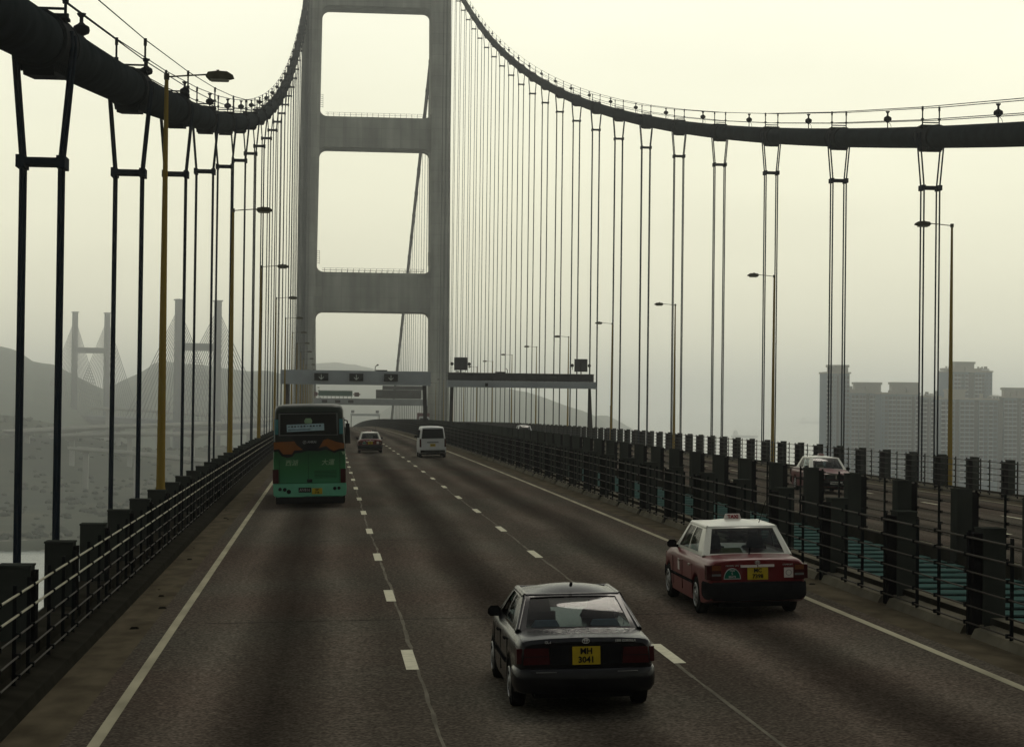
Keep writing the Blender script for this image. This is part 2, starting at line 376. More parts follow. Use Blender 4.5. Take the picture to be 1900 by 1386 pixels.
# deck structure with the sloping edge fairings, and the dark lower deck
dm = MB()
prof = [(-4.55, -.12), (-5.2, -.55), (-8.6, -2.6), (-7.4, -6.2), (9.6, -7.2), (14.2, -7.2), (31.2, -6.2), (32.4, -2.6), (29., -.55), (28.35, -.12)]
dm.grid(len(prof), len(YS), lambda i, j: (prof[i][0], YS[j], dk(prof[i][0], YS[j])+prof[i][1]))
dm.grid(2, len(YS), lambda i, j: ((-4.55, 10.34)[i], YS[j], dk((-4.55, 10.34)[i], YS[j])-.14))
dm.grid(2, len(YS), lambda i, j: ((13.46, 28.35)[i], YS[j], dk((13.46, 28.35)[i], YS[j])-.14))
tag(dm.build('bridge_deck', M['deckside'], fix=False), kind='structure')
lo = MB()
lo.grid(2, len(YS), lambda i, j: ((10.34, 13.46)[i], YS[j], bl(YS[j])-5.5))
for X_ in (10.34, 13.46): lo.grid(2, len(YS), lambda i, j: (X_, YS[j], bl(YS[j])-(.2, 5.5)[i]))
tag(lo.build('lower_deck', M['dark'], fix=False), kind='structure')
lv = MB(); y = 16.
while y < 560:
    lv.add([(10.36, y, bl(y)), (13.44, y, bl(y)), (13.44, y+.66, bl(y)), (10.36, y+.66, bl(y)), (10.36, y, bl(y)-.03), (13.44, y, bl(y)-.03), (13.44, y+.66, bl(y)-.03), (10.36, y+.66, bl(y)-.03)],
           [(0, 1, 2, 3), (7, 6, 5, 4), (0, 4, 5, 1), (1, 5, 6, 2), (2, 6, 7, 3), (3, 7, 4, 0)])
    y += 1.18
tag(lv.build('ventilation_louvre', M['teal']), 'long teal slatted louvre lying in the gap between the two carriageways', 'louvre')

# ------------------------------------------------------------------ parapets
def parapet(label, side, xg, xc, xr, hp, phase, yfirst, kx, group='parapets along the bridge'):
    """xg grey box span, xc channel span, xr rail x, hp post height, kx kerb (outer foot, inner top, far)"""
    th = empty('parapet', (xg[0], 0, dk(xg[0], 0)))
    th0 = th.location.copy()
    tag(th, label, 'parapet', group)
    def bld(mb, name, m, **k):
        o = mb.build(name, m, th, **k); o.location = (-th0.x, -th0.y, -th0.z); return o
    pm = [M['post'], M['channel']]
    ys = []; y = phase
    while y < 1000: ys.append(y); y += 4.5
    start = next(i for i, y_ in enumerate(ys) if y_ >= yfirst)
    def post_geo(mb, y, z0, x_off=0.):
        mb.m = 0; mb.box(xg[0], xg[1], y, y+.42, z0-.15, z0+hp)
        mb.box(xg[0]-.012, xg[1]+.012, y-.012, y+.432, z0+hp+.002, z0+hp+.03)
        mb.box(xg[0]-.07, xg[1]+.05, y-.07, y+.49, z0-.15, z0+.035)
        for bx_o in (xg[0]-.035, xg[1]+.022):
            for by_o in (y-.035, y+.45): mb.box(bx_o-.016, bx_o+.016, by_o-.016, by_o+.016, z0+.036, z0+.07)
        mb.m = 1; mb.box(min(xc), max(xc), y+.05, y+.37, z0-.1, z0+hp-.05)
    xm = (xg[0]+xg[1])/2
    proto = MB(); post_geo(proto, 0, 0); pme = proto.mesh('post', pm)
    rest = MB()
    for i, y in enumerate(ys):
        z0 = dk(xm, y)
        if start <= i < start+100:
            o = bpy.data.objects.new('post', pme); COL.objects.link(o); o.parent = th; o.location = (-th0.x, y-th0.y, z0-th0.z)
        else: post_geo(rest, y, z0)
    tag(bld(rest, 'post', pm), kind='stuff')
    # rails
    heights = [hp-.1-.255*k for k in range(6)]
    if hp < 1.5: heights = [1.31-.255*k for k in range(6)]
    for k, hh in enumerate(heights):
        if hh < .03: continue
        mb = MB(); pts = [(xr, y_, dk(xr, y_)+hh) for y_ in np.arange(phase-4.5, 1000, 4.5)]
        mb.tube(pts, .016 if k < 2 else .0125, 6); bld(mb, 'rail', M['brightrail' if (k < 2 and hp < 1.5) else 'rail'], smooth=60)
    # mullions: two in each bay, with the round clips that hold the rails
    def mul_geo(mb, y, z0):
        mb.box(xr+.03*side, xr+.075*side, y-.022, y+.022, z0, z0+heights[0]+.1) if side > 0 else mb.box(xr+.075*side, xr+.03*side, y-.022, y+.022, z0, z0+heights[0]+.1)
        for hh in heights:
            if hh > .03: mb.cbox(xr+.01*side, y, z0+hh, .08, .05, .06)
    pmu = MB(); mul_geo(pmu, 0, 0); mme = pmu.mesh('mullion', M['mull']); rest = MB(); cnt = 0
    for i, y in enumerate(ys):
        for off in (.21, 1.7, 2.85):
            yy = y+off; z0 = dk(xr, yy)
            if i >= start and cnt < 100:
                o = bpy.data.objects.new('mullion', mme); COL.objects.link(o); o.parent = th; o.location = (-th0.x, yy-th0.y, z0-th0.z); cnt += 1
            elif y < 600: mul_geo(rest, yy, z0)
    tag(bld(rest, 'mullion', M['mull']), kind='stuff')
    # kerb blocks, one per bay, and the low plinth behind them
    kb = MB()
    a, b, c = kx
    for i, y in enumerate(ys):
        y0, y1 = (y+.36, y+4.36) if hp > 1.5 else (y+.0, y+4.49)
        z0 = dk(a, y0); z1 = dk(a, y1)
        P = [(a, 0), (a+(b-a)*.35, .13), (c, .2), (c, -.05), (a, -.05)]
        kb.prism(P, lambda x, z, y0=y0, z0=z0: (x, y0, z0+z), lambda x, z, y1=y1, z1=z1: (x, y1, z1+z))
        if i < 60 and hp > 1.5:
            for yy in (y1-.12, y1-.38): kb.cbox(a+(b-a)*.7, yy, dk(a, yy)+.185, .05, .05, .03)
    bld(kb, 'kerb', M['kerb' if hp > 1.5 else 'plinth'])
    pl = MB()
    x0, x1 = (min(c, xg[0]+.1), max(c, xg[1]-.02)) if side > 0 else (min(c, xg[0]+.02), max(c, xg[1]-.1))
    n = len(ys); PH = .26 if hp > 1.5 else .4
    for i in range(0, n-1):
        y0, y1 = ys[i]+.42, ys[i]+4.5
        zz0 = dk(x0, y0); zz1 = dk(x0, y1)
        pl.prism([(x0, -.1), (x1, -.1), (x1, PH), (x0, PH)], lambda x, z, y0=y0, z0=zz0: (x, y0, z0+z), lambda x, z, y1=y1, z1=zz1: (x, y1, z1+z))
    bld(pl, 'plinth', M['plinth'])
    if hp > 1.5:
        lp_ = MB()
        for i in range(0, n-1): line_mesh(lp_, (x0+x1)/2, abs(x1-x0)*.9, ys[i]+.44, ys[i]+4.48, PH+.006, 5.)
        bld(lp_, 'plinth_lit_top', M['kerb'])  # plinth top painted paler, the light it catches put into the colour
    return th
parapet('low left-hand parapet of dark posts and bright rails nearest the bus', -1, (-4.46, -4.02), (-4.03, -3.96), -3.74, 1.4, 27.55-27, 18, (-3.46, -3.58, -3.93))
parapet('median parapet of grey posts and rails right beside the near taxi', 1, (9.80, 10.14), (9.66, 9.80), 9.6, 1.57, 1.85, 18, (9.56, 9.75, 10.0))
parapet('median parapet of grey posts on the far side of the teal louvres', -1, (13.62, 13.97), (13.97, 14.13), 14.18, 1.6, 1.4, 18, (14.24, 14.05, 13.8))
parapet('outer right-hand parapet of dark posts in front of the sea and towers', 1, (27.72, 28.0), (27.55, 27.72), 27.45, 1.6, 2.1, 68, (27.42, 27.6, 27.85))

# ------------------------------------------------------------------ main cables, bands and suspenders
side_top = cabz(YT)
def sidez(Y): return side_top-.345*(Y-YT)
def cab_any(Y): return cabz(Y) if Y <= YT else sidez(Y)
RY0 = 96.606
def cable_geo(X, out, bays, bays_side, label):
    th = empty('main_cable', (X, 0, cabz(0))); t0 = th.location.copy(); tag(th, label, 'suspension cable')
    def bld(mb, name, m, **k):
        o = mb.build(name, m, th, **k); o.location = -t0; return o
    mb = MB(); ys = list(np.arange(-160, YT, 6.))+[YT]+list(np.arange(YT+10, 1010, 12.))
    mb.tube([(X, y, cab_any(y)) for y in ys], .55, 20); bld(mb, 'cable', M['cable'], smooth=60)
    for y in bays+bays_side:
        far = y > 330
        z = cab_any(y); sl = (cab_any(y+.5)-cab_any(y-.5)); d = Vector((0, 1, sl)).normalized(); upv = Vector((0, -d.z, d.y)); c = Vector((X, y, z))
        mb = MB(); mb.tube([c-d*1.15, c-d*1.1, c-d*1.0, c-d*.98, c+d*.98, c+d*1.0, c+d*1.1, c+d*1.15], [.57, .63, .63, .605, .605, .63, .63, .57], 10 if far else 20)
        q_ = [c+d*a_+upv*b_ for a_, b_ in ((-1., -.5), (-.8, -.74), (.8, -.74), (1., -.5))]
        mb.add([(X+sx_*.32, p_.y, p_.z) for sx_ in (-1, 1) for p_ in q_], [(0, 1, 2, 3), (7, 6, 5, 4), (0, 4, 5, 1), (1, 5, 6, 2), (2, 6, 7, 3)])
        if not far:
            for kb2 in range(6):
                q_ = c+d*(-.8+.32*kb2)
                for sx_ in (-.34, .34): mb.tube([q_+upv*-.66+Vector((sx_, 0, 0)), q_+upv*-.44+Vector((sx_*1.12, 0, 0))], .035, 5)
        bld(mb, 'cable_band', M['band'], smooth=40)
        if y < YT:
            for sx in (-.43, .43):
                mb = MB(); b0 = c+Vector((sx, 0, .34)); mb.tube([b0, b0+Vector((0, 0, 1.16))], .035, 6); mb.tube([b0+Vector((0, 0, .98)), b0+Vector((0, 0, 1.2))], .055, 6)
                mb.cbox(b0.x, b0.y, b0.z+.55, .12, .12, .1); bld(mb, 'stanchion', M['band'])
            mb = MB(); mb.box(X-.5, X+.5, y-.05, y+.05, z+.55, z+.62); mb.box(X-.45, X+.45, y-.03, y+.03, z+.7, z+.75)
            mb.box(X-.62, X+.5, y-.3, y+.3, z+.49, z+.55); bld(mb, 'stanchion_base', M['band'])
    for sx in (-.43, .43):
        for hh in (1.5, .86):
            mb = MB(); mb.tube([(X+sx, y, cabz(y)+hh) for y in np.arange(RY0-18*14, YT-3, 18.)], .02, 4); bld(mb, 'hand_rope', M['rope'])
    return th
right_bays = [RY0+18*i for i in range(-3, 25)]
right_bays = [y for y in right_bays if y < YT-9]
left_bays = right_bays
side_bays = [YT+22+18*i for i in range(19)]
cable_geo(-6.1, -1, left_bays, [], 'thick dark main cable sweeping over the left edge of the road to the tower')
cable_geo(29.9, 1, right_bays, side_bays, 'thick dark main cable over the right edge, seen again behind the portal')

def hanger(X, y, top, zbot, label, group):
    far = y > 300; n = 5 if far else 8; rr = .043
    sp = top-2.55
    th = empty('suspender', (X, y, zbot)); tag(th, label, 'suspender', group)
    L = Vector((X, y, zbot))
    for sx in (-1, 1):
        for sy in (-.27, .27):
            mb = MB(); pts = [Vector((X+sx*.4, y+sy, zbot)), Vector((X+sx*.4, y+sy, sp)), Vector((X+sx*.615, y+sy, top-.1)), Vector((X+sx*.6, y+sy, top+.2))]
            mb.tube([p-L for p in pts], rr, n); mb.build('rope', M['rope'], th, smooth=60)
    mb = MB(); mb.box(-.42, .42, -.34, .34, sp-zbot-.07, sp-zbot+.07)
    for sx in (-.42, .42): mb.box(sx-.09, sx+.09, -.36, .36, sp-zbot-.14, sp-zbot+.12)
    mb.build('spreader_clamp', M['rope'], th)
nr = len(right_bays)
for i, y in enumerate(right_bays):
    k = i-3
    if k >= 0:
        lab = 'right-hand suspender ropes nearest the camera, above the tower blocks' if k == 0 else 'steel suspender ropes, %s of the right-hand row counting from the camera' % ordw(k+1)
        hanger(29.9, y, cabz(y), dk(29.9, y)-2.4, lab, 'suspenders of the right main cable')
    lab = 'thick suspender ropes nearest the camera at the left edge of the photo' if i == 0 else 'steel suspender ropes, %s of the left-hand row counting from the camera' % ordw(i+1)
    hanger(-6.1, y, cabz(y), dk(-6.1, y)-2.2, lab, 'suspenders of the left main cable')
for i, y in enumerate(side_bays):
    hanger(29.9, y, sidez(y), dk(29.9, y)-2.2, 'thin side-span suspender beyond the tower, %s counting away from it' % ordw(i+1), 'side-span suspenders beyond the tower')

# lamps standing on the cables between the bands
lampp = empty('cable_lamp'); mb = MB()
mb.lathe([(.03, 0), (.03, .42), (.07, .44), (.07, .5)], (0, 0, 0), 8); mb.tube([(.07, 0, .45), (.17, 0, .34), (.2, 0, .2), (.12, 0, .08), (.03, 0, .05)], .012, 5)
mb.build('stem', M['black'], lampp, smooth=40)
mb = MB(); mb.lathe([(.1, .5), (.2, .55), (.22, .62), (.2, .72), (.1, .78), (.06, .82)], (0, 0, 0), 14); mb.build('drum', M['black'], lampp, smooth=40)
mb = MB(); mb.lathe([(.05, .82), (.05, .95), (.11, 1.02), (.12, 1.06), (.02, 1.07)], (0, 0, 0), 12); mb.build('cap', M['black'], lampp, smooth=40)
first = True
for X, sgn, nm in ((-6.1, -1, 'left'), (29.9, 1, 'right')):
    c_ = 0
    for y in right_bays[:-1]:
        yy = y+9
        if nm == 'right' and yy < 84: continue
        c_ += 1
        o = lampp if first else copy_tree(lampp); first = False
        o.location = (X+sgn*.36, yy, cabz(yy)+.4)
        lab = 'black drum lamp on the %s cable, nearest the camera' % nm if c_ == 1 else 'black drum lamp on the %s cable, %s counting from the camera' % (nm, ordw(c_))
        tag(o, lab, 'cable lamp', 'drum lamps standing on the main cables')

# ------------------------------------------------------------------ the tower
def leg_x(z, which):       # distance from the bridge centre of the inner / outer faces
    t = (z-11.3)/100.
    return 15.82-.87*t if which == 0 else 21.0-.72*t
tw = empty('bridge_tower', (CX, YT, SEA)); tag(tw, 'tall grey concrete portal tower of the suspension bridge spanning the road', 'bridge tower')
T0 = Vector((CX, YT, SEA))
def tb(mb, name, m, par=None, **k):
    o = mb.build(name, m, par or tw, **k)
    if par is None: o.location = -T0
    return o
def leg_section(z, s):
    xi, xo = leg_x(z, 0), leg_x(z, 1); d = 8.2; w = xo-xi
    g = .16; pts = []
    # front face from inner to outer, with grooves
    def X(f): return CX+s*(xi+w*f)
    fr = [(0, -d+1.0), (.1, -d+.25), (.16, -d), (.36, -d), (.365, -d+g), (.39, -d+g), (.395, -d), (.56, -d), (.565, -d+g), (.59, -d+g), (.595, -d), (.75, -d), (.755, -d+g), (.78, -d+g), (.785, -d), (.9, -d), (1, -d+.7)]
    for f, yy in fr: pts.append((X(f), YT+yy))
    for f, yy in reversed(fr): pts.append((X(f), YT-yy))
    return pts
ZL = [SEA-4, -40, -3.5, 28, 60, 100, 121, 133]
for s in (-1, 1):
    mb = MB(); secs = [leg_section(z, s) for z in ZL]; n = len(secs[0])
    mb.add([(x, y, z) for z, sc in zip(ZL, secs) for x, y in sc], [(i*n+k, i*n+(k+1) % n, (i+1)*n+(k+1) % n, (i+1)*n+k) for i in range(len(ZL)-1) for k in range(n)]+[tuple(range(n))[::-1], tuple((len(ZL)-1)*n+k for k in range(n))])
    tb(mb, 'leg', M['concrete'])
    mb = MB(); z = side_top; mb.box(CX+s*18-1.6, CX+s*18+1.6, YT-4, YT+4, 132.9, 135.5, top=(.5, 1)); tb(mb, 'cable_saddle', M['band'])
def beam(z0, z1, topfil=True, botfil=True, depth=5.2):
    Rr = 1.9; poly = []
    def arc(cx_, cz_, a0, a1): return [(cx_+Rr*math.cos(a0+(a1-a0)*k/6), cz_+Rr*math.sin(a0+(a1-a0)*k/6)) for k in range(7)]
    xt, xb = leg_x(z1, 0), leg_x(z0, 0); e_ = .9
    if topfil: poly += [(-xt-e_, z1+Rr)]+arc(-xt+Rr, z1+Rr, math.pi, 1.5*math.pi)+arc(xt-Rr, z1+Rr, 1.5*math.pi, 2*math.pi)+[(xt+e_, z1+Rr)]
    else: poly += [(-xt-e_, z1), (xt+e_, z1)]
    if botfil: poly += [(xb+e_, z0-Rr)]+arc(xb-Rr, z0-Rr, 0, .5*math.pi)+arc(-xb+Rr, z0-Rr, .5*math.pi, math.pi)+[(-xb-e_, z0-Rr)]
    else: poly += [(xb+e_, z0), (-xb-e_, z0)]
    mb = MB(); mb.prism(poly, lambda x, z: (CX+x, YT-depth, z), lambda x, z: (CX+x, YT+depth, z))
    # horizontal board joint and panel joints as thin grooves standing proud
    tb(mb, 'cross_beam', M['concrete'])
    mb = MB()
    zz = z1+.05
    for sy in (-depth+.4, depth-.4):
        for k in range(18):
            x = CX-xt+2.2+(2*xt-4.4)*k/17; mb.box(x-.05, x+.05, YT+sy-.05, YT+sy+.05, z1-.02, z1+1.15)
        for hh in (.6, 1.12): mb.box(CX-xt+1.5, CX+xt-1.5, YT+sy-.03, YT+sy+.03, z1+hh-.03, z1+hh+.03)
    tb(mb, 'railing', M['band'])
beam(28.05, 38.75); beam(73.05, 81.4); beam(111.9, 121, topfil=True)
beam(-14, -8)
for z, s in ((38.75, -1), (38.75, 1), (81.4, -1)):
    mb = MB(); x = CX+s*(leg_x(z, 0)-.3)
    for k in range(7): mb.box(x-.5, x+.5, YT-7, YT-6.9, z+2.2+k*.55, z+2.28+k*.55)
    for dx in (-.5, .5): mb.box(x+dx-.04, x+dx+.04, YT-7, YT-6.9, z+2., z+5.7)
    tb(mb, 'ladder_cage', M['band'])

# ------------------------------------------------------------------ street lamps
def lamp_proto():
    th = empty('street_lamp'); mb = MB()
    mb.tube([(0, 0, -.3), (0, 0, 1.4), (0, 0, 1.45), (0, 0, 6.5), (0, 0, 12.1)], [.125, .125, .112, .085, .05], 12); mb.build('pole', M['yellow'], th, smooth=40)
    mb = MB(); mb.tube([(0, 0, 12.02), (.55, 0, 12.07), (1.05, 0, 12.11)], .022, 6); mb.cbox(0, 0, 12.03, .13, .13, .16); mb.build('arm', M['lampgrey'], th)
    mb = MB(); P = [(1.0, 12.06), (1.06, 12.17), (1.3, 12.2), (1.55, 12.19), (1.7, 12.1), (1.73, 12.03), (1.62, 12.0), (1.1, 11.96)]
    mb.prism(P, lambda x, z: (x, -.12, z), lambda x, z: (x, .12, z)); mb.cbox(1.31, 0, 12.21, .07, .1, .05); mb.build('lamp_head', M['lampgrey'], th)
    mb = MB(); mb.box(1.14, 1.58, -.11, .11, 11.94, 11.985, top=(-.02, -.02)); mb.build('lens', M['lens'], th)
    return th
lp = lamp_proto(); first = True
for nm, X, ys in (('left', -4.27, [51.6+36*i for i in range(0, 21)]), ('right', 28.14, [87.6+36*i for i in range(0, 13)])):
    for i, y in enumerate(ys):
        if abs(y-YT) < 12: continue
        o = lp if first else copy_tree(lp); first = False
        o.location = (X, y, dk(X, y)); o.rotation_euler = (0, 0, 0 if nm == 'left' else math.pi)
        if nm == 'left': o.scale = (1, 1, 1)
        lab = ('tallest-looking mustard street lamp, nearest on the left parapet' if nm == 'left' else 'mustard street lamp in front of the tower blocks at the far right') if i == 0 else 'street lamp with one arm, %s along the %s parapet counting from the camera' % (ordw(i+1), nm)
        tag(o, lab, 'street lamp', 'street lamps along the %s parapet' % nm)
mb = MB(); P0 = empty('marker_post', (28.55, 198.5, dk(28.5, 198.5))); tag(P0, 'short grey pillar with a white cap beside a right-hand street lamp', 'pillar')
mb.lathe([(.13, 0), (.12, 3.7)], (0, 0, 0), 10); mb.build('shaft', M['gleg'], P0, smooth=40)
mb = MB(); mb.lathe([(.14, 3.7), (.14, 3.85), (.04, 3.9), (.03, 4.15)], (0, 0, 0), 10); mb.build('cap', M['lens'], P0, smooth=40)

# ------------------------------------------------------------------ gantries
def gantry(label, y, x0, x1, zb, zt, depth=1.1):
    th = empty('sign_gantry', (x0, y, dk(x0, y))); tag(th, label, 'gantry', 'overhead sign gantries')
    th['_y'] = y
    def bld(mb, name, m, par=None, **k):
        o = mb.build(name, m, par or th, **k)
        if par is None: o.location = -th.location
        return o
    mb = MB(); mb.box(x0, x1, y, y+depth, zb, zt)
    n = 5
    for k in range(1, n): x = x0+(x1-x0)*k/n; mb.box(x-.02, x+.02, y-.012, y-.0, zb+.01, zt-.01)
    mb.box(x0-.03, x0+.12, y-.04, y+depth+.04, zb-.03, zt+.03); mb.box(x1-.12, x1+.03, y-.04, y+depth+.04, zb-.03, zt+.03)
    bld(mb, 'beam', M['ggrey'])
    return th, bld
def gleg(bld, xt, xb, y, zt, w=.36, spread=0.):
    mb = MB(); zb = dk(xb, y)-.2
    offs = [0] if not spread else [-spread, spread]
    for dx in offs:
        mb.add([(xb+dx-w/2*.9, y+.3, zb), (xb+dx+w/2*.9, y+.3, zb), (xb+dx+w/2*.9, y+.8, zb), (xb+dx-w/2*.9, y+.8, zb), (xt-w/2, y+.3, zt), (xt+w/2, y+.3, zt), (xt+w/2, y+.8, zt), (xt-w/2, y+.8, zt)],
               [(3, 2, 1, 0), (4, 5, 6, 7), (0, 1, 5, 4), (1, 2, 6, 5), (2, 3, 7, 6), (3, 0, 4, 7)])
    mb.box(xb-.4-spread, xb+.4+spread, y+.1, y+1, zb, zb+.25)
    bld(mb, 'leg', M['gleg'])
def signal(bld, th, x0, x1, y, z0, z1, arrow=True):
    mb = MB(); mb.box(x0, x1, y-.16, y-.002, z0, z1)
    s = bld(mb, 'lane_signal', M['black'])
    mb = MB(); mb.box(x0-.04, x1+.04, y-.3, y-.16, z1-.03, z1+.02); mb.box(x0-.04, x0, y-.3, y-.16, z0, z1); mb.box(x1, x1+.04, y-.3, y-.16, z0, z1)
    mb.build('hood', M['black'], s)
    if arrow:
        cx_, cz_ = (x0+x1)/2, (z0+z1)/2; h = (z1-z0)*.36
        mb = MB(); mb.box(cx_-.035, cx_+.035, y-.175, y-.163, cz_-h*.8, cz_+h)
        for sg in (-1, 1):
            mb.slab([(cx_, y-.176, cz_-h), (cx_+sg*.26, y-.176, cz_-h+.24), (cx_+sg*.26, y-.176, cz_-h+.33), (cx_, y-.176, cz_-h+.1)], .01*sg)
        mb.build('arrow', M['arrow'], s)
g1, B = gantry('grey sign gantry with three down-arrow signals over the left carriageway', 213, -5.1, 10.95, 5.36, 6.88)
gleg(B, -4.45, -4.4, 213, 5.36, .42); gleg(B, 10.35, 10.5, 213, 5.36, .42)
for a, b in ((-1.48, -.06), (2.26, 3.68), (5.99, 7.39)): signal(B, g1, a, b, 213, 5.76, 6.55)
mb = MB(); mb.tube([(5.0, 213.5, 6.88), (5.0, 213.5, 7.35), (5.25, 213.3, 7.5)], .045, 6); mb.cbox(5.25, 213.3, 7.52, .2, .3, .14); mb.box(5.1, 6.3, 213.3, 213.9, 6.88, 7.0); B(mb, 'camera_mast', M['black'])
g2, B = gantry('grey gantry with dark backed square boards over the right carriageway', 213, 12.8, 28.95, 5.26, 5.97)
gleg(B, 13.3, 13.2, 213, 5.26, .36); gleg(B, 28.3, 28.45, 213, 5.26, .24, .2)
mb = MB(); mb.box(12.85, 28.7, 213.1, 213.3, 5.98, 6.78)
for k in range(14): x = 13.1+k*1.17; mb.box(x-.05, x+.05, 212.98, 213.098, 5.99, 6.82)
mb.box(12.8, 28.72, 212.95, 213.35, 6.785, 6.84); mb.box(12.8, 28.72, 212.97, 213.05, 6.36, 6.41)
B(mb, 'walkway_rail', M['gdark'])
for a in (16.5, 20.1, 23.7):
    mb = MB(); mb.box(a, a+1.5, 213.35, 213.6, 5.99, 6.55); B(mb, 'lane_signal', M['gdark'])
for xa in (13.51, 26.61):
    mb = MB(); mb.box(xa, xa+1.42, 213.4, 213.55, 7.1, 8.48); mb.box(xa+.66, xa+.76, 213.25, 213.395, 6.8, 8.4); sb = B(mb, 'sign_board', M['gdark'])
    for dx in (-.24, 1.64):
        mb = MB(); mb.lathe([(.06, -.12), (.17, -.08), (.19, .1), (.1, .14)], (xa+dx, 213.45, 7.77), 10, axis='y'); mb.box(xa+dx-.03, xa+dx+.03, 213.4, 213.45, 7.3, 7.6); mb.build('warning_light', M['black'], sb, smooth=40)
mb = MB(); mb.tube([(19.3, 213.4, 6.83), (19.3, 213.4, 7.2), (19.1, 213.3, 7.35)], .04, 6); mb.box(18.0, 19.1, 213.2, 213.7, 6.85, 6.98); mb.cbox(17.0, 212.85, 5.55, .3, .2, .36); B(mb, 'camera_mast', M['black'])
g3, B = gantry('far grey gantry carrying a green direction sign just behind the tower', 566, -4.9, 28.8, 2.4, 4.25)
gleg(B, -4.4, -4.4, 566, 2.4, .5); gleg(B, 28.2, 28.2, 566, 2.4, .5)
for a in (-1.05, 2.7, 6.43): signal(B, g3, a-.72, a+.72, 566, 2.95, 3.75, False)
mb = MB(); mb.box(-2.81, 6.87, 566.2, 566.35, 4.85, 6.45); sg_ = B(mb, 'direction_sign', M['sgreen'])
mb = MB()
for k in range(9): x = -2.6+k*1.15; mb.box(x-.06, x+.06, 566.4, 566.5, 4.25, 6.3)
mb.build('sign_post', M['gleg'], sg_)
for o_ in (sg_.children): pass
mb = MB(); mb.box(-2.6, 6.66, 566.17, 566.19, 6.28, 6.34); mb.box(-2.6, 6.66, 566.17, 566.19, 4.95, 5.01); mb.build('border', M['arrow'], sg_)
mb = MB(); mb.box(13.54, 26.53, 566.2, 566.5, 4.35, 6.85); mb.box(15.4, 26.9, 566.2, 566.5, 6.9, 8.0)
for k in range(22): x = 13.7+k*.6; mb.box(x-.04, x+.04, 566.08, 566.19, 4.3, 6.85 if x < 15.4 else 8.0)
for z in (4.9, 5.4, 5.9, 6.4, 7.1, 7.6): mb.box(13.54 if z < 6.9 else 15.4, 26.53, 566.02, 566.07, z-.03, z+.03)
B(mb, 'sign_back', M['gdark'])
for xa in (7.4, -4.4): mb = MB(); mb.box(xa, xa+1.35, 566.2, 566.4, 4.8, 6.0); mb.box(xa-.35, xa-.02, 566.2, 566.4, 5.25, 5.6); mb.box(xa+1.37, xa+1.7, 566.2, 566.4, 5.25, 5.6); B(mb, 'warning_board', M['sbrown'])
g4, B = gantry('faint distant gantry with two square boards beyond the road crest', 1060, 12.0, 27.6, -4.5, -3.3)
gleg(B, 12.4, 12.3, 1060, -4.5, .5); gleg(B, 27.3, 27.4, 1060, -4.5, .5)
for xa in (12.3, 25.4): mb = MB(); mb.box(xa, xa+1.7, 1060.2, 1060.4, -2.9, -1.5); mb.box(xa+.8, xa+.9, 1060.25, 1060.35, -3.3, -2.9); B(mb, 'sign_board', M['gdark'])
for g_ in (g1, g2, g3, g4): del g_['_y']


# ------------------------------------------------------------------ vehicles
def paint(name, col, rough=.35, coat=.6, var=.05, metal=0.): return mat(name, col, rough, metal, var, 6., coat=coat, spec=.15)
M['ptblack'] = paint('black_car_paint', (.004, .004, .005), .25, .14)
M['ptred'] = paint('taxi_red_paint', (.095, .005, .007), .4, .25)
M['ptwhite'] = paint('taxi_silver_roof', (.5, .5, .44), .35, .4)
M['vanwhite'] = paint('van_white_paint', (.42, .43, .43), .4, .4)
M['trim'] = mat('black_trim', (.01, .01, .011), .6, 0, .2, 8)
M['chrome'] = mat('chrome', (.6, .6, .56), .15, 1, .05, 8)
M['tyre'] = mat('tyre_rubber', (.012, .012, .012), .85, 0, .2, 9)
M['rimm'] = mat('wheel_rim', (.25, .25, .24), .35, .6, .1, 9)
M['tail'] = mat('tail_light_red', (.035, .005, .006), .2, 0, .1, 20, coat=.5)
M['amber'] = mat('amber_lens', (.12, .04, .012), .2, 0, .1, 20, coat=.5)
M['clear'] = mat('clear_lens', (.1, .105, .1), .15, 0, .2, 20, coat=.5)
M['plateY'] = mat('yellow_plate', (.34, .25, .02), .5, 0, .1, 12)
M['plateW'] = mat('white_plate', (.5, .5, .46), .5, 0, .06, 12)
M['ink'] = mat('plate_letters', (.01, .01, .01), .6, 0, .1, 12)
M['seat'] = mat('seat_fabric', (.03, .032, .035), .9, 0, .2, 12)
M['shelf'] = mat('pale_blue_cushion', (.1, .14, .17), .9, 0, .12, 12)
M['cushion'] = mat('olive_cushion', (.13, .14, .06), .9, 0, .2, 12)
M['wtext'] = mat('silver_lettering', (.45, .45, .43), .35, .5, .05, 12)
M['redtext'] = mat('red_lettering', (.2, .01, .02), .5, 0, .05, 12)
M['signwhite'] = mat('roof_sign_white', (.5, .45, .42), .5, 0, .05, 12)
M['badgegreen'] = mat('green_badge', (.01, .09, .06), .5, 0, .1, 12)
M['skin'] = mat('skin', (.25, .15, .1), .6, 0, .05, 30); M['hair'] = mat('dark_hair', (.01, .009, .008), .7, 0, .2, 60)
M['shirt'] = mat('dark_shirt', (.03, .035, .045), .9, 0, .2, 20)
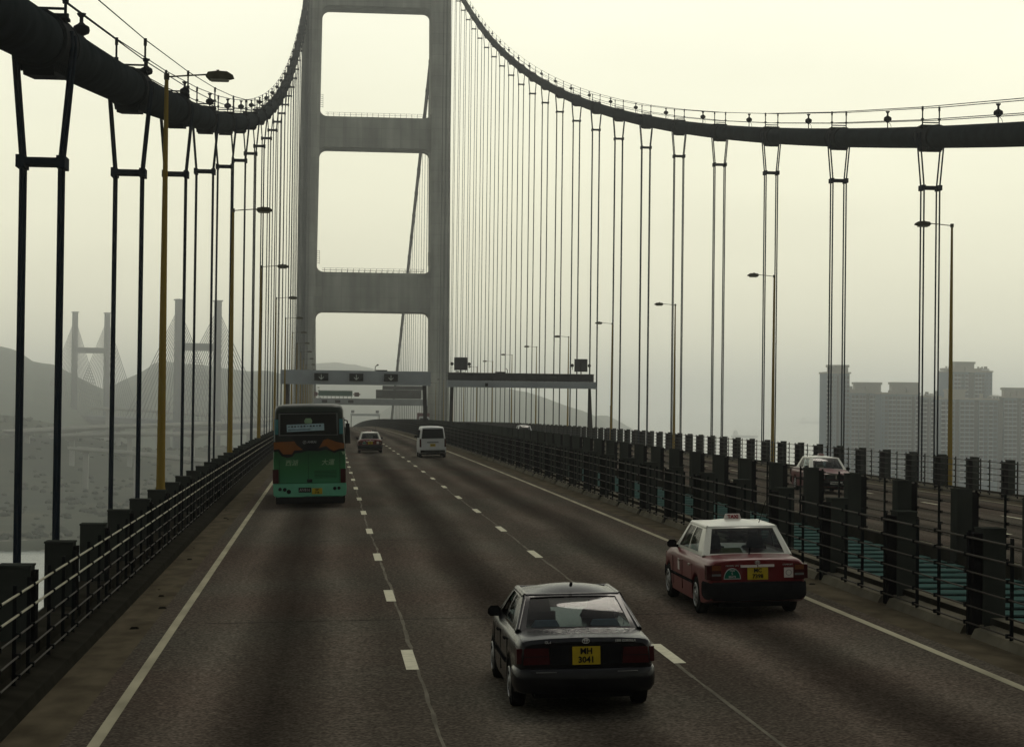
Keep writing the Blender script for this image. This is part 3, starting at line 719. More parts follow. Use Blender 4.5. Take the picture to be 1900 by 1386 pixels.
def glass(name, tint, refl):
    m = bpy.data.materials.new(name); m.use_nodes = True; t = m.node_tree; t.nodes.clear()
    o = t.nodes.new('ShaderNodeOutputMaterial'); mx = t.nodes.new('ShaderNodeMixShader'); tr = t.nodes.new('ShaderNodeBsdfTransparent'); gl = t.nodes.new('ShaderNodeBsdfGlossy')
    tr.inputs[0].default_value = (*tint, 1); gl.inputs['Roughness'].default_value = .05; lw0 = t.nodes.new('ShaderNodeLayerWeight'); lw0.inputs[0].default_value = .5; lw = t.nodes.new('ShaderNodeMath'); lw.operation = 'POWER'; lw.inputs[1].default_value = 3.5; t.links.new(lw0.outputs['Facing'], lw.inputs[0])
    ad = t.nodes.new('ShaderNodeMath'); ad.operation = 'MULTIPLY_ADD'; t.links.new(lw.outputs[0], ad.inputs[0]); ad.inputs[1].default_value = refl; ad.inputs[2].default_value = .02
    t.links.new(ad.outputs[0], mx.inputs[0]); t.links.new(tr.outputs[0], mx.inputs[1]); t.links.new(gl.outputs[0], mx.inputs[2]); t.links.new(mx.outputs[0], o.inputs[0])
    return m
M['glass'] = glass('car_glass', (.46, .52, .52), .3); M['glassdark'] = glass('dark_tinted_glass', (.12, .15, .16), 1.)

def body_loft(T):
    """sedan lower body; T holds the key tables"""
    w0 = T['w']; L = T['L']; ra = T['ra']; zc = T['rt']
    ys = set(np.round(np.linspace(.1, L-.1, 60), 3).tolist()) | {.1, .115, .14, .2, .28, L-.1, L-.12, L-.18, L-.28}
    for yc in T['axles']:
        for k in range(-8, 9): ys.add(round(yc+ra*math.sin(k/8*math.pi/2), 3))
        ys.add(round(yc+ra+.004, 3)); ys.add(round(yc-ra-.004, 3))
    ys = sorted(ys); rows = []
    for y in ys:
        pf = float(np.interp(y, [.1, .115, .14, .2, .32, .7, 1.4, L*.6, L-.9, L-.5, L-.22, L-.14, L-.1], [.885, .9, .925, .95, .972, .99, 1, 1, .985, .955, .88, .82, .76])); w = w0*pf
        zt = float(np.interp(y, *T['top'])); zs = min(float(np.interp(y, *T['belt'])), zt-.03); zl = float(np.interp(y, [.1, .5, 1., L-1, L-.4, L-.1], [.3, .22, .19, .19, .22, .3]))
        low = zl
        for yc in T['axles']:
            if abs(y-yc) <= ra: low = max(low, zc+math.sqrt(max(0, ra*ra-(y-yc)**2)))
        h = [(0, low), (w*.72, low), (w*.93, low), (w*.975, low+.015), (w*.995, max(low+.03, .34)), (w, max(low+.045, .52)), (w*.998, max(low+.05, zs-.13)), (w*.985, zs-.05), (w*.955, zs-.008), (w*.9, zs+(zt-zs)*.55), (w*.82, zt-.004), (w*.5, zt+.012), (0, zt+.018)]
        rows.append([(x, y, z) for x, z in h]+[(-x, y, z) for x, z in h[-2:0:-1]])
    n = len(rows[0]); mb = MB()
    mb.add([v for r in rows for v in r], [(i*n+k, i*n+(k+1) % n, (i+1)*n+(k+1) % n, (i+1)*n+k) for i in range(len(rows)-1) for k in range(n)]+[tuple(range(n))[::-1], tuple((len(rows)-1)*n+k for k in range(n))])
    return mb
def patch(mb, gl, c, holes, bulge=.03, outp=None, inset=.012, n=6, m=5):
    c00, c10, c11, c01 = [Vector(q) for q in c]; cen = (c00+c10+c11+c01)/4; nr = (c10-c00).cross(c01-c00).normalized()
    if outp is not None and (cen-Vector(outp)).dot(nr) < 0: nr = -nr
    def S(u, v, off=0.):
        return c00*(1-u)*(1-v)+c10*u*(1-v)+c11*u*v+c01*(1-u)*v+nr*(bulge*(1-(2*u-1)**2)*(1-(2*v-1)**2)*1.+off)
    us = sorted(set([k/n for k in range(n+1)]+[x for h in holes for x in h[:2]])); vs = sorted(set([k/m for k in range(m+1)]+[x for h in holes for x in h[2:4]]))
    for i in range(len(us)-1):
        for j in range(len(vs)-1):
            uc, vc = (us[i]+us[i+1])/2, (vs[j]+vs[j+1])/2
            if any(h[0] < uc < h[1] and h[2] < vc < h[3] for h in holes): continue
            mb.add([S(us[i], vs[j]), S(us[i+1], vs[j]), S(us[i+1], vs[j+1]), S(us[i], vs[j+1])], [(0, 1, 2, 3)])
    for k, h in enumerate(holes):
        g = gl[k]
        N_ = 5
        for i in range(N_):
            for j in range(N_):
                f = lambda a, b: S(h[0]+(h[1]-h[0])*a/N_, h[2]+(h[3]-h[2])*b/N_, -inset)
                g.add([f(i, j), f(i+1, j), f(i+1, j+1), f(i, j+1)], [(0, 1, 2, 3)])
    return S
def wheel(root, x, y, r, w, side):
    mb = MB(); p = [(r*.64, -w/2+.01), (r*.8, -w/2), (r*.95, -w/2+.01), (r, -w/2+.04), (r, w/2-.04), (r*.95, w/2-.01), (r*.8, w/2), (r*.64, w/2-.01)]
    mb.lathe(p, (x, y, r), 28, axis='x'); wh = mb.build('wheel', M['tyre'], root, smooth=35)
    mb = MB(); o = side*(w/2); q = [(r*.64, 0), (r*.6, .012*side), (r*.56, -.02*side), (r*.22, -.01*side), (r*.18, .015*side), (r*.05, .018*side)]
    mb.lathe([(a, o+b) for a, b in q], (x, y, r), 24, axis='x'); rm_ = mb.build('rim', M['rimm'], wh, smooth=30)
    mb = MB()
    for k in range(7):
        a = 2*math.pi*k/7; mb.lathe([(r*.075, o+.0*side), (r*.07, o+.006*side)], (x, y+r*.4*math.cos(a), r+r*.4*math.sin(a)), 8, axis='x')
    mb.build('vent_hole', M['trim'], wh)
def bumper(root, T, front, m, z0, z1, name='bumper'):
    w = T['w']; L = T['L']; s = -1 if front else 1
    path = [(w*.97, .74), (w*.955, .5), (w*.93, .34), (w*.89, .19), (w*.82, .09), (w*.66, .035), (w*.36, .01), (0, 0)] if front else [(w*.995, .5), (w*1.0, .42), (w*.99, .3), (w*.955, .17), (w*.88, .085), (w*.7, .035), (w*.4, .01), (0, 0)]
    path = path+[(-x, y) for x, y in path[-2::-1]]
    sec = [(-.1, z1), (-.015, z1-.005), (.012, z1-.035), (.016, (z0+z1)/2), (.01, z0+.06), (-.03, z0), (-.1, z0)]
    mb = MB(); n = len(sec); vs = []
    for i, (x, y) in enumerate(path):
        a = path[max(0, i-1)]; b = path[min(len(path)-1, i+1)]; d = Vector((b[0]-a[0], b[1]-a[1])).normalized(); nx_, ny_ = -d.y, d.x
        nx_, ny_ = (nx_, ny_) if (nx_*x+ny_*(y-1.5)) > 0 else (-nx_, -ny_)
        for o, z in sec:
            X, Y = x+nx_*o, y+ny_*o; vs.append((X, (L-Y) if front else Y, z))
    mb.add(vs, [(i*n+k, i*n+(k+1) % n, (i+1)*n+(k+1) % n, (i+1)*n+k) for i in range(len(path)-1) for k in range(n)]+[tuple(range(n)), tuple((len(path)-1)*n+k for k in range(n))])
    return mb.build(name, m, root, smooth=50)
def mirror_(root, x, y, z, m):
    s = 1 if x > 0 else -1; mb = MB()
    P = [(a_*.82, b_*.85) for a_, b_ in ((-.1, -.06), (-.07, -.085), (.07, -.08), (.11, -.04), (.105, .03), (.06, .075), (-.05, .08), (-.1, .04))]
    mb.prism(P, lambda a, b: (x+s*(a+.1), y, z+b), lambda a, b: (x+s*(a*.8+.09), y+.12, z+b*.8)); mb.tube([(x-.03*s, y+.06, z-.06), (x+.08*s, y+.05, z-.03)], .03, 6)
    o = mb.build('side_mirror', m, root, smooth=30)
    mb = MB(); mb.slab([(x+s*.045, y-.004, z-.05), (x+s*.155, y-.004, z-.045), (x+s*.165, y-.004, z+.01), (x+s*.14, y-.004, z+.045), (x+s*.05, y-.004, z+.045)], .003*s); mb.build('mirror_glass', M['black'], o)  # mirror face painted black in place of its dark reflection
def plate(root, cx, y, cz, w, h, lines, front=False, m='plateY', size=.075):
    s = 1 if front else -1; mb = MB(); y0, y1 = sorted((y, y+s*.012)); mb.box(cx-w/2, cx+w/2, y0, y1, cz-h/2, cz+h/2); p = mb.build('number_plate', M[m], root)
    for k, t in enumerate(lines):
        zz = cz+((len(lines)-1)/2-k)*h/len(lines)*.95
        text_mesh(t, size, (cx, y+s*.015, zz), (R(90), 0, R(180) if front else 0), p, M['ink'], bold=.003)
def person(label, loc, yaw=0., shirt='shirt'):
    root_v = [('pel', (0, 0, .1), .15), ('ab', (0, .0, .28), .14), ('chest', (0, .0, .46), .16), ('nk', (0, .01, .62), .062), ('jaw', (0, .035, .69), .075), ('head', (0, .03, .77), .095), ('top', (0, .02, .85), .07),
              ('sl', (-.18, 0, .54), .075), ('el', (-.27, .14, .33), .05), ('hl', (-.16, .38, .42), .036), ('pl', (-.14, .45, .44), .035),
              ('sr', (.18, 0, .54), .075), ('er', (.27, .14, .33), .05), ('hr', (.16, .38, .42), .036), ('pr', (.14, .45, .44), .035),
              ('tl', (-.11, .02, .09), .095), ('kl', (-.13, .44, .17), .062), ('fl', (-.13, .62, -.16), .045), ('gl', (-.13, .76, -.19), .035),
              ('tr', (.11, .02, .09), .095), ('kr', (.13, .44, .17), .062), ('fr', (.13, .62, -.16), .045), ('gr', (.13, .76, -.19), .035),
              ('nose', (0, .135, .765), .014), ('earl', (-.1, .03, .77), .014), ('earr', (.1, .03, .77), .014)]
    ed = [('pel', 'ab'), ('ab', 'chest'), ('chest', 'nk'), ('nk', 'jaw'), ('jaw', 'head'), ('head', 'top'), ('chest', 'sl'), ('sl', 'el'), ('el', 'hl'), ('hl', 'pl'), ('chest', 'sr'), ('sr', 'er'), ('er', 'hr'), ('hr', 'pr'),
          ('pel', 'tl'), ('tl', 'kl'), ('kl', 'fl'), ('fl', 'gl'), ('pel', 'tr'), ('tr', 'kr'), ('kr', 'fr'), ('fr', 'gr'), ('head', 'nose'), ('head', 'earl'), ('head', 'earr')]
    for s, b in ((-1, 'pl'), (1, 'pr')):
        for k, (dx, ln) in enumerate(((-.03, .06), (-.01, .072), (.01, .068), (.03, .055))):
            a, c = 'f%s%d' % (b, k), 'g%s%d' % (b, k); root_v += [(a, (s*.14+dx, .45+ln*.6, .45), .009), (c, (s*.14+dx, .45+ln*.8, .41), .008)]; ed += [(b, a), (a, c)]
        root_v.append(('th'+b, (s*.09, .44, .46), .011)); ed.append((b, 'th'+b))
    idx = {n_: i for i, (n_, _, _) in enumerate(root_v)}
    me = bpy.data.meshes.new('person'); me.from_pydata([v for _, v, _ in root_v], [(idx[a], idx[b]) for a, b in ed], [])
    o = bpy.data.objects.new('person_tmp', me); COL.objects.link(o); md = o.modifiers.new('s', 'SKIN'); md.use_smooth_shade = True
    for i, (_, _, r_) in enumerate(root_v): me.skin_vertices[0].data[i].radius = (r_, r_*.9)
    me.skin_vertices[0].data[0].use_root = True; ss = o.modifiers.new('u', 'SUBSURF'); ss.levels = 1; ss.render_levels = 1
    dg = bpy.context.evaluated_depsgraph_get(); nm = bpy.data.meshes.new_from_object(o.evaluated_get(dg)); bpy.data.objects.remove(o)
    nm.materials.clear(); nm.materials.append(M[shirt]); nm.materials.append(M['skin'])
    for p in nm.polygons:
        c = p.center; p.material_index = 1 if c.z > .63 or (c.y > .34 and c.z > .36) else 0
    b = bpy.data.objects.new('person', nm); COL.objects.link(b); b.location = loc; b.rotation_euler = (0, 0, yaw); tag(b, label, 'person')
    mb = MB(); mb.lathe([(.02, -.07), (.085, -.05), (.104, 0), (.095, .06), (.05, .1), (.01, .108)], (0, 0, .79), 12); mb.build('hair', M['hair'], b, smooth=60).location = (0, -.008, .0)
    return b

def seats(root, T, rear='shelf'):
    zb = .3; mats = M['seat']
    for x in (-.37, .37):
        mb = MB(); y = T['seat_y']; mb.box(x-.24, x+.24, y, y+.5, zb, zb+.2, top=(.03, .03)); mb.add([(x-.24, y-.02, zb+.15), (x+.24, y-.02, zb+.15), (x+.24, y+.1, zb+.15), (x-.24, y+.1, zb+.15), (x-.2, y-.22, zb+.74), (x+.2, y-.22, zb+.74), (x+.19, y-.12, zb+.74), (x-.19, y-.12, zb+.74)], [(3, 2, 1, 0), (4, 5, 6, 7), (0, 1, 5, 4), (1, 2, 6, 5), (2, 3, 7, 6), (3, 0, 4, 7)])
        s = mb.build('front_seat', mats, root); mb = MB(); mb.box(x-.14, x+.14, y-.26, y-.14, zb+.74, zb+.93, top=(.03, .01)); mb.tube([(x-.06, y-.19, zb+.7), (x-.06, y-.19, zb+.8)], .012, 5); mb.tube([(x+.06, y-.19, zb+.7), (x+.06, y-.19, zb+.8)], .012, 5); mb.build('headrest', mats, s)
    y = T['rear_seat_y']; mb = MB(); mb.box(-.62, .62, y, y+.5, zb, zb+.2, top=(.03, .03)); mb.box(-.62, .62, y-.22, y, zb+.1, zb+.6, top=(.04, .05)); mb.build('rear_seat', mats, root)
    mb = MB(); mb.box(-.66, .66, T['rw'][0]-.1, y-.15, T['belt'][1][0]-.06, T['belt'][1][0]-.03); mb.build('parcel_shelf', mats, root)
    z_ = T['belt'][1][0]+.04
    if rear == 'shelf':
        for x0, x1 in ((-.56, -.18), (.16, .56)):
            mb = MB(); mb.box(x0, x1, y-.26, y-.08, z_, z_+.11, top=(.06, .05)); mb.build('shelf_cushion', M['shelf'], root)
    else:
        mb = MB(); mb.box(-.42, .0, y-.26, y-.06, z_, z_+.13, top=(.06, .05)); mb.build('shelf_cushion', M['cushion'], root)
    mb = MB(); d = T['dash_y']; mb.box(-.64, .64, d, d+.4, .62, .86, top=(.03, .1)); mb.build('dashboard', M['trim'], root)
    mb = MB(); c = Vector((.37, d-.14, .78)); mb.tube([c+Vector((.18*math.cos(a), .07*math.sin(a), .17*math.sin(a))) for a in np.linspace(0, 2*math.pi, 17)], .014, 6); mb.tube([c, c+Vector((0, .2, -.08))], .02, 6); mb.build('steering_wheel', M['trim'], root)
def greenhouse(root, T, m_pil, m_roof):
    xb, xr = T['xb'], T['xr']; (y0, z0), (y1, z1), (y2, z2), (y3, z3) = T['rw'], T['rr'], T['rf'], T['fw']; C = (0, (y1+y2)/2, .9)
    body = MB(); gr, gf = MB(), MB()
    patch(body, [gr], [(-xb+.03, y0, z0), (xb-.03, y0, z0), (xr-.02, y1, z1), (-xr+.02, y1, z1)], [(.06, .94, .06, .93)], .05, C)
    patch(body, [gf], [(-xb+.03, y3, z3), (xb-.03, y3, z3), (xr-.02, y2, z2), (-xr+.02, y2, z2)], [(.06, .94, .06, .95)], .06, C)
    sg = []
    for s in (-1, 1):
        a, b, c = MB(), MB(), MB(); sg += [a, b]
        patch(body, [a, b], [(s*xb, y0+.02, z0-.01), (s*xb, y3-.0, z3-.01), (s*xr, y2, z2), (s*xr, y1, z1)], T['sidewin'], .025, C)
        for y_, z_, yy, zz in ((y0, z0, y1, z1), (y3, z3, y2, z2)): sy_ = 1 if y_ < yy else -1; body.tube([(s*(xb-.035), y_+.03*sy_, z_-.02), (s*(xr-.035), yy+.03*sy_, zz-.035)], .046, 12)
    body2 = MB(); patch(body2, [], [(-xr, y1, z1), (xr, y1, z1), (xr, y2, z2), (-xr, y2, z2)], [], T.get('crown', .06)+.02, C, n=10, m=12)
    for s in (-1, 1): body2.tube([(s*(xr-.03), y1+.02, z1-.024), (s*(xr-.03), y2-.02, z2-.024)], .045, 12)
    for y_, z_ in ((y1, z1), (y2, z2)): body2.tube([(-xr+.03, y_+(.022 if y_ == y1 else -.022), z_-.024), (xr-.03, y_+(.022 if y_ == y1 else -.022), z_-.024)], .042, 12)
    body.build('pillars', m_pil, root, smooth=50, merge=True); body2.build('roof', m_roof, root, smooth=50, merge=True)
    gr.build('rear_window', M['glass'], root, smooth=60, merge=True); gf.build('windscreen', M['glass'], root, smooth=60, merge=True)
    for a in sg: a.build('side_window', M['glass'], root, smooth=60, merge=True)
def emblem(root, cx, y, cz, r):
    mb = MB()
    for rx, rz, oz in ((1, .66, 0), (.36, .62, 0), (.62, .26, .34)):
        mb.tube([(cx+r*rx*math.cos(a), y, cz+r*(rz*math.sin(a)+oz)) for a in np.linspace(0, 2*math.pi, 19)], r*.1, 5)
    mb.build('emblem', M['wtext'], root)
def place(o, X, Y, flip=False):
    o.location = (X, Y, dk(X, Y)); sl = .00174-3.2e-5*Y
    o.rotation_euler = (-sl if flip else sl, (-.024 if X < CX else .024)*(-1 if flip else 1), math.pi if flip else 0)

# --- black saloon nearest the camera
TC = dict(L=4.27, w=.842, ra=.325, rt=.295, axles=(.94, 3.4), top=([.1, .14, .3, .72, 1.2, 3.1, 3.4, 3.8, 4.05, 4.17], [.84, .885, .905, .93, .93, .93, .89, .8, .7, .62]), belt=([.1, 1., 3.3, 4.], [.86, .87, .86, .66]),
          xb=.765, xr=.61, rw=(.74, .925), rr=(1.36, 1.285), rf=(2.42, 1.29), fw=(3.16, .915), crown=.07, sidewin=[(.2, .5, .1, .88), (.54, .88, .1, .9)], seat_y=1.95, rear_seat_y=1.2, dash_y=2.75)
car = empty('car'); tag(car, 'black four-door saloon car nearest the camera, seen from behind', 'car')
def common(root, T, paint_m, bump_m, bz=(.27, .56)):
    body_loft(T).build('body', paint_m, root, smooth=32)
    mb = MB(); mb.box(-T['w']*.7, T['w']*.7, .35, T['L']-.3, .17, .5); mb.build('underbody', M['trim'], root)
    for y in T['axles']:
        for s in (-1, 1): wheel(root, s*(T['w']-.1), y, T['rt'], .18, s)
    bumper(root, T, False, bump_m, *bz); bumper(root, T, True, bump_m, bz[0], bz[1]-.02)
    for s in (-1, 1):
        for y0_, y1_ in T.get('doors', ((1.15, 2.05), (2.08, 3.0))):
            mb = MB(); x = s*(T['w']+.001); mb.box(*sorted((x, x+s*.02)), y0_+.12, y0_+.3, .76, .785); mb.build('door_handle', T.get('handle', M['trim']), root)
            mb = MB()
            for yy in (y0_, y1_): mb.box(*sorted((s*(T['w']-.006), s*(T['w']+.002))), yy-.004, yy+.004, .3, .8)
            mb.build('door_seam', M['trim'], root)
        mb = MB(); mb.box(*sorted((s*(T['w']-.003), s*(T['w']+.014))), 1.3, T['L']-1.3, .48, .53); mb.build('rubbing_strip', M['trim'], root)
common(car, TC, M['ptblack'], M['ptblack']); greenhouse(car, TC, M['ptblack'], M['ptblack']); seats(car, TC)
for s in (-1, 1):
    mb = MB(); mb.box(*sorted((s*.43, s*.745)), .075, .14, .6, .79, top=(.015, .0)); mb.box(*sorted((s*.7, s*.815)), .12, .34, .61, .785); tl = mb.build('tail_light', M['tail'], car)
    mb = MB(); mb.box(*sorted((s*.45, s*.74)), .068, .074, .692, .7); mb.build('lens_divider', M['trim'], tl)
    mb = MB(); mb.box(*sorted((s*.42, s*.72)), 4.1, 4.2, .56, .68, top=(.02, .02)); mb.build('headlight', M['clear'], car)
    mirror_(car, s*.74, 2.9, .94, M['trim'])
mb = MB(); mb.box(-.42, .42, .085, .11, .6, .82); mb.build('boot_panel', M['trim'], car)
plate(car, 0.0, .07, .7, .33, .21, ['MH', '3041'], size=.098); plate(car, 0, 4.28, .42, .5, .11, ['MH 3041'], True, 'plateW', .09)
emblem(car, 0., .094, .865, .042)
text_mesh('GL-i', .042, (-.45, .096, .855), FACE_CAM, car, M['wtext']); text_mesh('1500 COROLLA', .036, (.47, .096, .862), FACE_CAM, car, M['wtext'], bold=.001)
mb = MB(); mb.box(-.6, .6, .0, .03, .515, .522); mb.build('bumper_trim', M['rimm'], car)
mb = MB(); mb.tube([(.0, 1.5, 1.38), (.0, 1.46, 1.41)], .02, 6); mb.build('roof_aerial', M['trim'], car)
car.scale = (.975, .98, .98); place(car, 3.0, 22.45)
dr = person('driver in dark clothes at the wheel of the black saloon car', (3.03+.37, 22.5+1.98, dk(3.03, 24)+.4+.02), 0)

# --- red and white taxis
TT = dict(L=4.69, w=.846, ra=.335, rt=.315, axles=(1.1, 3.78), top=([.1, .13, .25, .9, 1.3, 3.4, 3.6, 4.1, 4.5, 4.59], [.93, .955, .965, .98, .98, .98, .95, .9, .84, .8]), belt=([.1, 1., 3.4, 4.4], [.9, .9, .9, .8]),
          xb=.755, xr=.6, rw=(.86, .97), rr=(1.3, 1.42), rf=(2.75, 1.43), fw=(3.4, .965), crown=.06, sidewin=[(.17, .5, .1, .9), (.53, .9, .1, .9)], seat_y=2.2, rear_seat_y=1.35, dash_y=3.0, doors=((1.4, 2.3), (2.33, 3.25)), handle=M['chrome'])
def make_taxi(label, num, lit_front=True):
    x = empty('taxi'); tag(x, label, 'taxi', 'red taxis on the bridge')
    common(x, TT, M['ptred'], M['trim'], (.3, .6)); greenhouse(x, TT, M['ptwhite'], M['ptwhite']); seats(x, TT, 'olive')
    for s in (-1, 1):
        mb = MB(); mb.box(*sorted((s*.6, s*.77)), .07, .14, .63, .88, top=(.01, 0)); mb.box(*sorted((s*.74, s*.835)), .11, .3, .64, .87); tl = mb.build('tail_light', M['tail'], x)
        mb = MB(); mb.box(*sorted((s*.61, s*.76)), .062, .069, .79, .87); mb.build('indicator_lens', M['amber'], tl); mb = MB(); mb.box(*sorted((s*.61, s*.76)), .062, .069, .7, .735); mb.build('reversing_lens', M['clear'], tl)
        mb = MB(); mb.box(*sorted((s*.47, s*.65)), 4.56, 4.64, .62, .77); h = mb.build('headlight', M['clear'], x); mb = MB(); mb.box(*sorted((s*.66, s*.73)), 4.56, 4.6, .62, .77); mb.build('indicator_lens', M['amber'], h)
        mirror_(x, s*.77, 3.15, 1.02, M['trim'])
        mb = MB(); mb.box(*sorted((s*.848, s*.852)), 2.55, 2.72, .6, .8); mb.build('door_sticker', M['signwhite'], x)
    mb = MB(); mb.box(-.44, .44, 4.6, 4.65, .6, .78); g = mb.build('grille', M['trim'], x); mb = MB(); mb.box(-.46, .46, 4.6, 4.665, .782, .81); mb.box(-.03, .03, 4.651, 4.66, .62, .78); mb.build('grille_trim', M['chrome'], g)
    mb = MB(); mb.box(-.28, -.01, .06, .1, .835, .872); mb.box(.01, .27, .06, .1, .84, .877); mb.build('boot_strip', M['signwhite'], x)  # chrome strip in white paint, its bright reflection put into the colour
    plate(x, -.0, .085, .735, .34, .2, num, size=.09); plate(x, 0, 4.71, .46, .5, .11, [' '.join(num)], True, 'plateW', .09)
    emblem(x, 0., .09, .912, .04)
    text_mesh('CROWN  LPG', .035, (-.42, .092, .862), FACE_CAM, x, M['wtext']); text_mesh('COMFORT', .035, (.5, .092, .87), FACE_CAM, x, M['wtext'])
    mb = MB(); mb.prism([(-.42+.135*math.cos(a), .655+.165*math.sin(a)) for a in np.linspace(0, math.pi, 17)], lambda a, b: (a, .097, b), lambda a, b: (a, .089, b)); bd = mb.build('seat_badge', M['badgegreen'], x)
    mb = MB(); mb.tube([(-.42+.135*math.cos(a), .088, .655+.165*math.sin(a)) for a in np.linspace(0, math.pi, 17)], .006, 4); mb.box(-.56, -.28, .084, .092, .648, .658); mb.build('border', M['wtext'], bd)
    text_mesh('TAXI', .04, (-.42, .086, .785), FACE_CAM, bd, M['wtext'], bold=.001); text_mesh('5', .06, (-.42, .086, .735), FACE_CAM, bd, M['wtext']); text_mesh('SEATS', .045, (-.42, .086, .683), FACE_CAM, bd, M['wtext'], bold=.001)
    mb = MB(); mb.box(.44, .59, .088, .098, .66, .82); st = mb.build('sticker', M['signwhite'], x); mb = MB(); mb.tube([(.515+.045*math.cos(a), .087, .74+.045*math.sin(a)) for a in np.linspace(0, 2*math.pi, 15)], .007, 4); mb.build('ring', M['rimm'], st)
    mb = MB(); mb.add([(-.145, 2.0, 1.495), (.145, 2.0, 1.495), (.145, 2.12, 1.495), (-.145, 2.12, 1.495), (-.12, 2.03, 1.59), (.12, 2.03, 1.59), (.12, 2.09, 1.59), (-.12, 2.09, 1.59)], [(3, 2, 1, 0), (4, 5, 6, 7), (0, 1, 5, 4), (1, 2, 6, 5), (2, 3, 7, 6), (3, 0, 4, 7)]); mb.box(-.15, .15, 1.98, 2.14, 1.465, 1.494)
    sg = mb.build('roof_sign', M['signwhite'], x)
    text_mesh('TAXI', .085, (0, 2.006, 1.542), (R(73), 0, 0), sg, M['redtext'], bold=.003); text_mesh('TAXI', .085, (0, 2.114, 1.542), (R(76), 0, R(180)), sg, M['redtext'], bold=.004)
    mb = MB(); mb.tube([(.0, .75, .97), (.02, .74, 1.12)], .012, 5); mb.tube([(.35, 1.55, 1.46), (.42, 1.3, 1.85)], .006, 4); mb.build('aerial', M['trim'], x)
    return x
t1 = make_taxi('red taxi with a silver roof and TAXI sign, nearest, in the right-hand lane', ['MC', '7398']); place(t1, 7.02, 31.65)
t2 = make_taxi('small red taxi far ahead between the green coach and the white van', ['KX', '518']); place(t2, 2.98, 138)
t3 = make_taxi('oncoming red taxi glimpsed between the median posts, facing the camera', ['HK', '2240']); place(t3, 20.5, 83.2, True)
person('driver inside the near red taxi, a dark figure behind the rear window', (7.02+.37, 31.65+2.22, dk(7.0, 34)+.42+.02), 0)
person('driver behind the windscreen of the oncoming red taxi', (20.5-.37, 83.2-2.22, dk(20.5, 81)+.42), math.pi)

# --- white van, oncoming white estate, distant lorry
def shell(T, name, m, root):
    """van or coach shell: rows of cross-sections; T: list of (y, halfwidth bottom, halfwidth top, z0, z1)"""
    mb = MB(); rows = []
    for y, wb, wt, z0, z1 in T:
        h = [(0, z0), (wb*.9, z0), (wb*.985, z0+.05), (wb, z0+.2), (wb, z0+(z1-z0)*.42), (wb*.3+wt*.7, z0+(z1-z0)*.72), (wt, z1-.22), (wt*.975, z1-.12), (wt*.9, z1-.045), (wt*.7, z1-.015), (0, z1)]
        rows.append([(x, y, z) for x, z in h]+[(-x, y, z) for x, z in h[-2:0:-1]])
    n = len(rows[0]); mb.add([v for r in rows for v in r], [(i*n+k, i*n+(k+1) % n, (i+1)*n+(k+1) % n, (i+1)*n+k) for i in range(len(rows)-1) for k in range(n)]+[tuple(range(n))[::-1], tuple((len(rows)-1)*n+k for k in range(n))])
    return mb.build(name, m, root, smooth=38)
van = empty('van'); tag(van, 'white minivan with a wide dark rear window, far ahead in the right-hand lane', 'van')
shell([(.0, .8, .69, .38, 1.9), (.05, .82, .71, .34, 1.94), (.14, .835, .72, .28, 1.965), (.5, .845, .735, .25, 1.98), (3.3, .845, .735, .25, 1.98), (3.75, .845, .7, .25, 1.9), (4.35, .83, .62, .27, 1.45), (4.6, .78, .6, .3, 1.05), (4.69, .7, .55, .36, .95)], 'body', M['vanwhite'], van)
mb = MB(); mb.add([(-.7, -.012, 1.22), (.7, -.012, 1.22), (.63, -.012, 1.82), (-.63, -.012, 1.82), (-.66, .1, 1.26), (.66, .1, 1.26), (.57, .1, 1.78), (-.57, .1, 1.78)], [(0, 1, 2, 3), (7, 6, 5, 4), (0, 4, 5, 1), (1, 5, 6, 2), (2, 6, 7, 3), (3, 7, 4, 0)]); mb.build('rear_window', M['black'], van)
for s in (-1, 1):
    mb = MB(); mb.box(*sorted((s*.72, s*.835)), -.012, .16, .68, 1.2, top=(.01, 0)); mb.build('tail_light', M['tail'], van)
    for ya, yb in ((.5, 1.4), (1.55, 2.45), (2.6, 3.35)):
        mb = MB(); q = [(s*.832, ya, 1.25), (s*.832, yb, 1.25), (s*.752, yb-.04, 1.74), (s*.752, ya+.04, 1.74)]; mb.slab(q, .016*s*1.0); mb.build('side_window', M['black'], van)
    mirror_(van, s*.83, 3.5, 1.3, M['trim'])
    for y in (.95, 3.65): wheel(van, s*.75, y, .32, .19, s)
mb = MB(); mb.box(-.83, .83, -.06, .1, .5, .67); mb.box(-.78, .78, -.03, .12, .3, .495); bmp = mb.build('bumper', M['vanwhite'], van)
mb = MB(); mb.box(-.78, .78, -.045, -.031, .31, .48); mb.build('bumper_skirt', M['trim'], bmp)
mb = MB(); mb.box(-.36, .36, -.025, .0, .95, 1.0); mb.build('handle', M['trim'], van); mb = MB(); mb.box(-.7, .7, .3, 4.3, .2, .4); mb.build('underbody', M['trim'], van)
plate(van, .0, -.006, .8, .33, .17, ['LB 963'], size=.07); emblem(van, 0, -.012, 1.1, .05)
mb = MB()
for a, b in (((-.66, 4.0, 1.3), (.66, 4.0, 1.3)),): mb.add([(-.66, 4.42, 1.28), (.66, 4.42, 1.28), (.6, 3.86, 1.83), (-.6, 3.86, 1.83), (-.66, 4.45, 1.3), (.66, 4.45, 1.3), (.6, 3.89, 1.85), (-.6, 3.89, 1.85)], [(3, 2, 1, 0), (4, 5, 6, 7), (0, 1, 5, 4), (1, 2, 6, 5), (2, 3, 7, 6), (3, 0, 4, 7)])
mb.build('windscreen', M['black'], van)
place(van, 6.62, 124.5)
est = empty('car'); tag(est, 'small white car with a dark roof rack, half hidden by the far median posts', 'car')
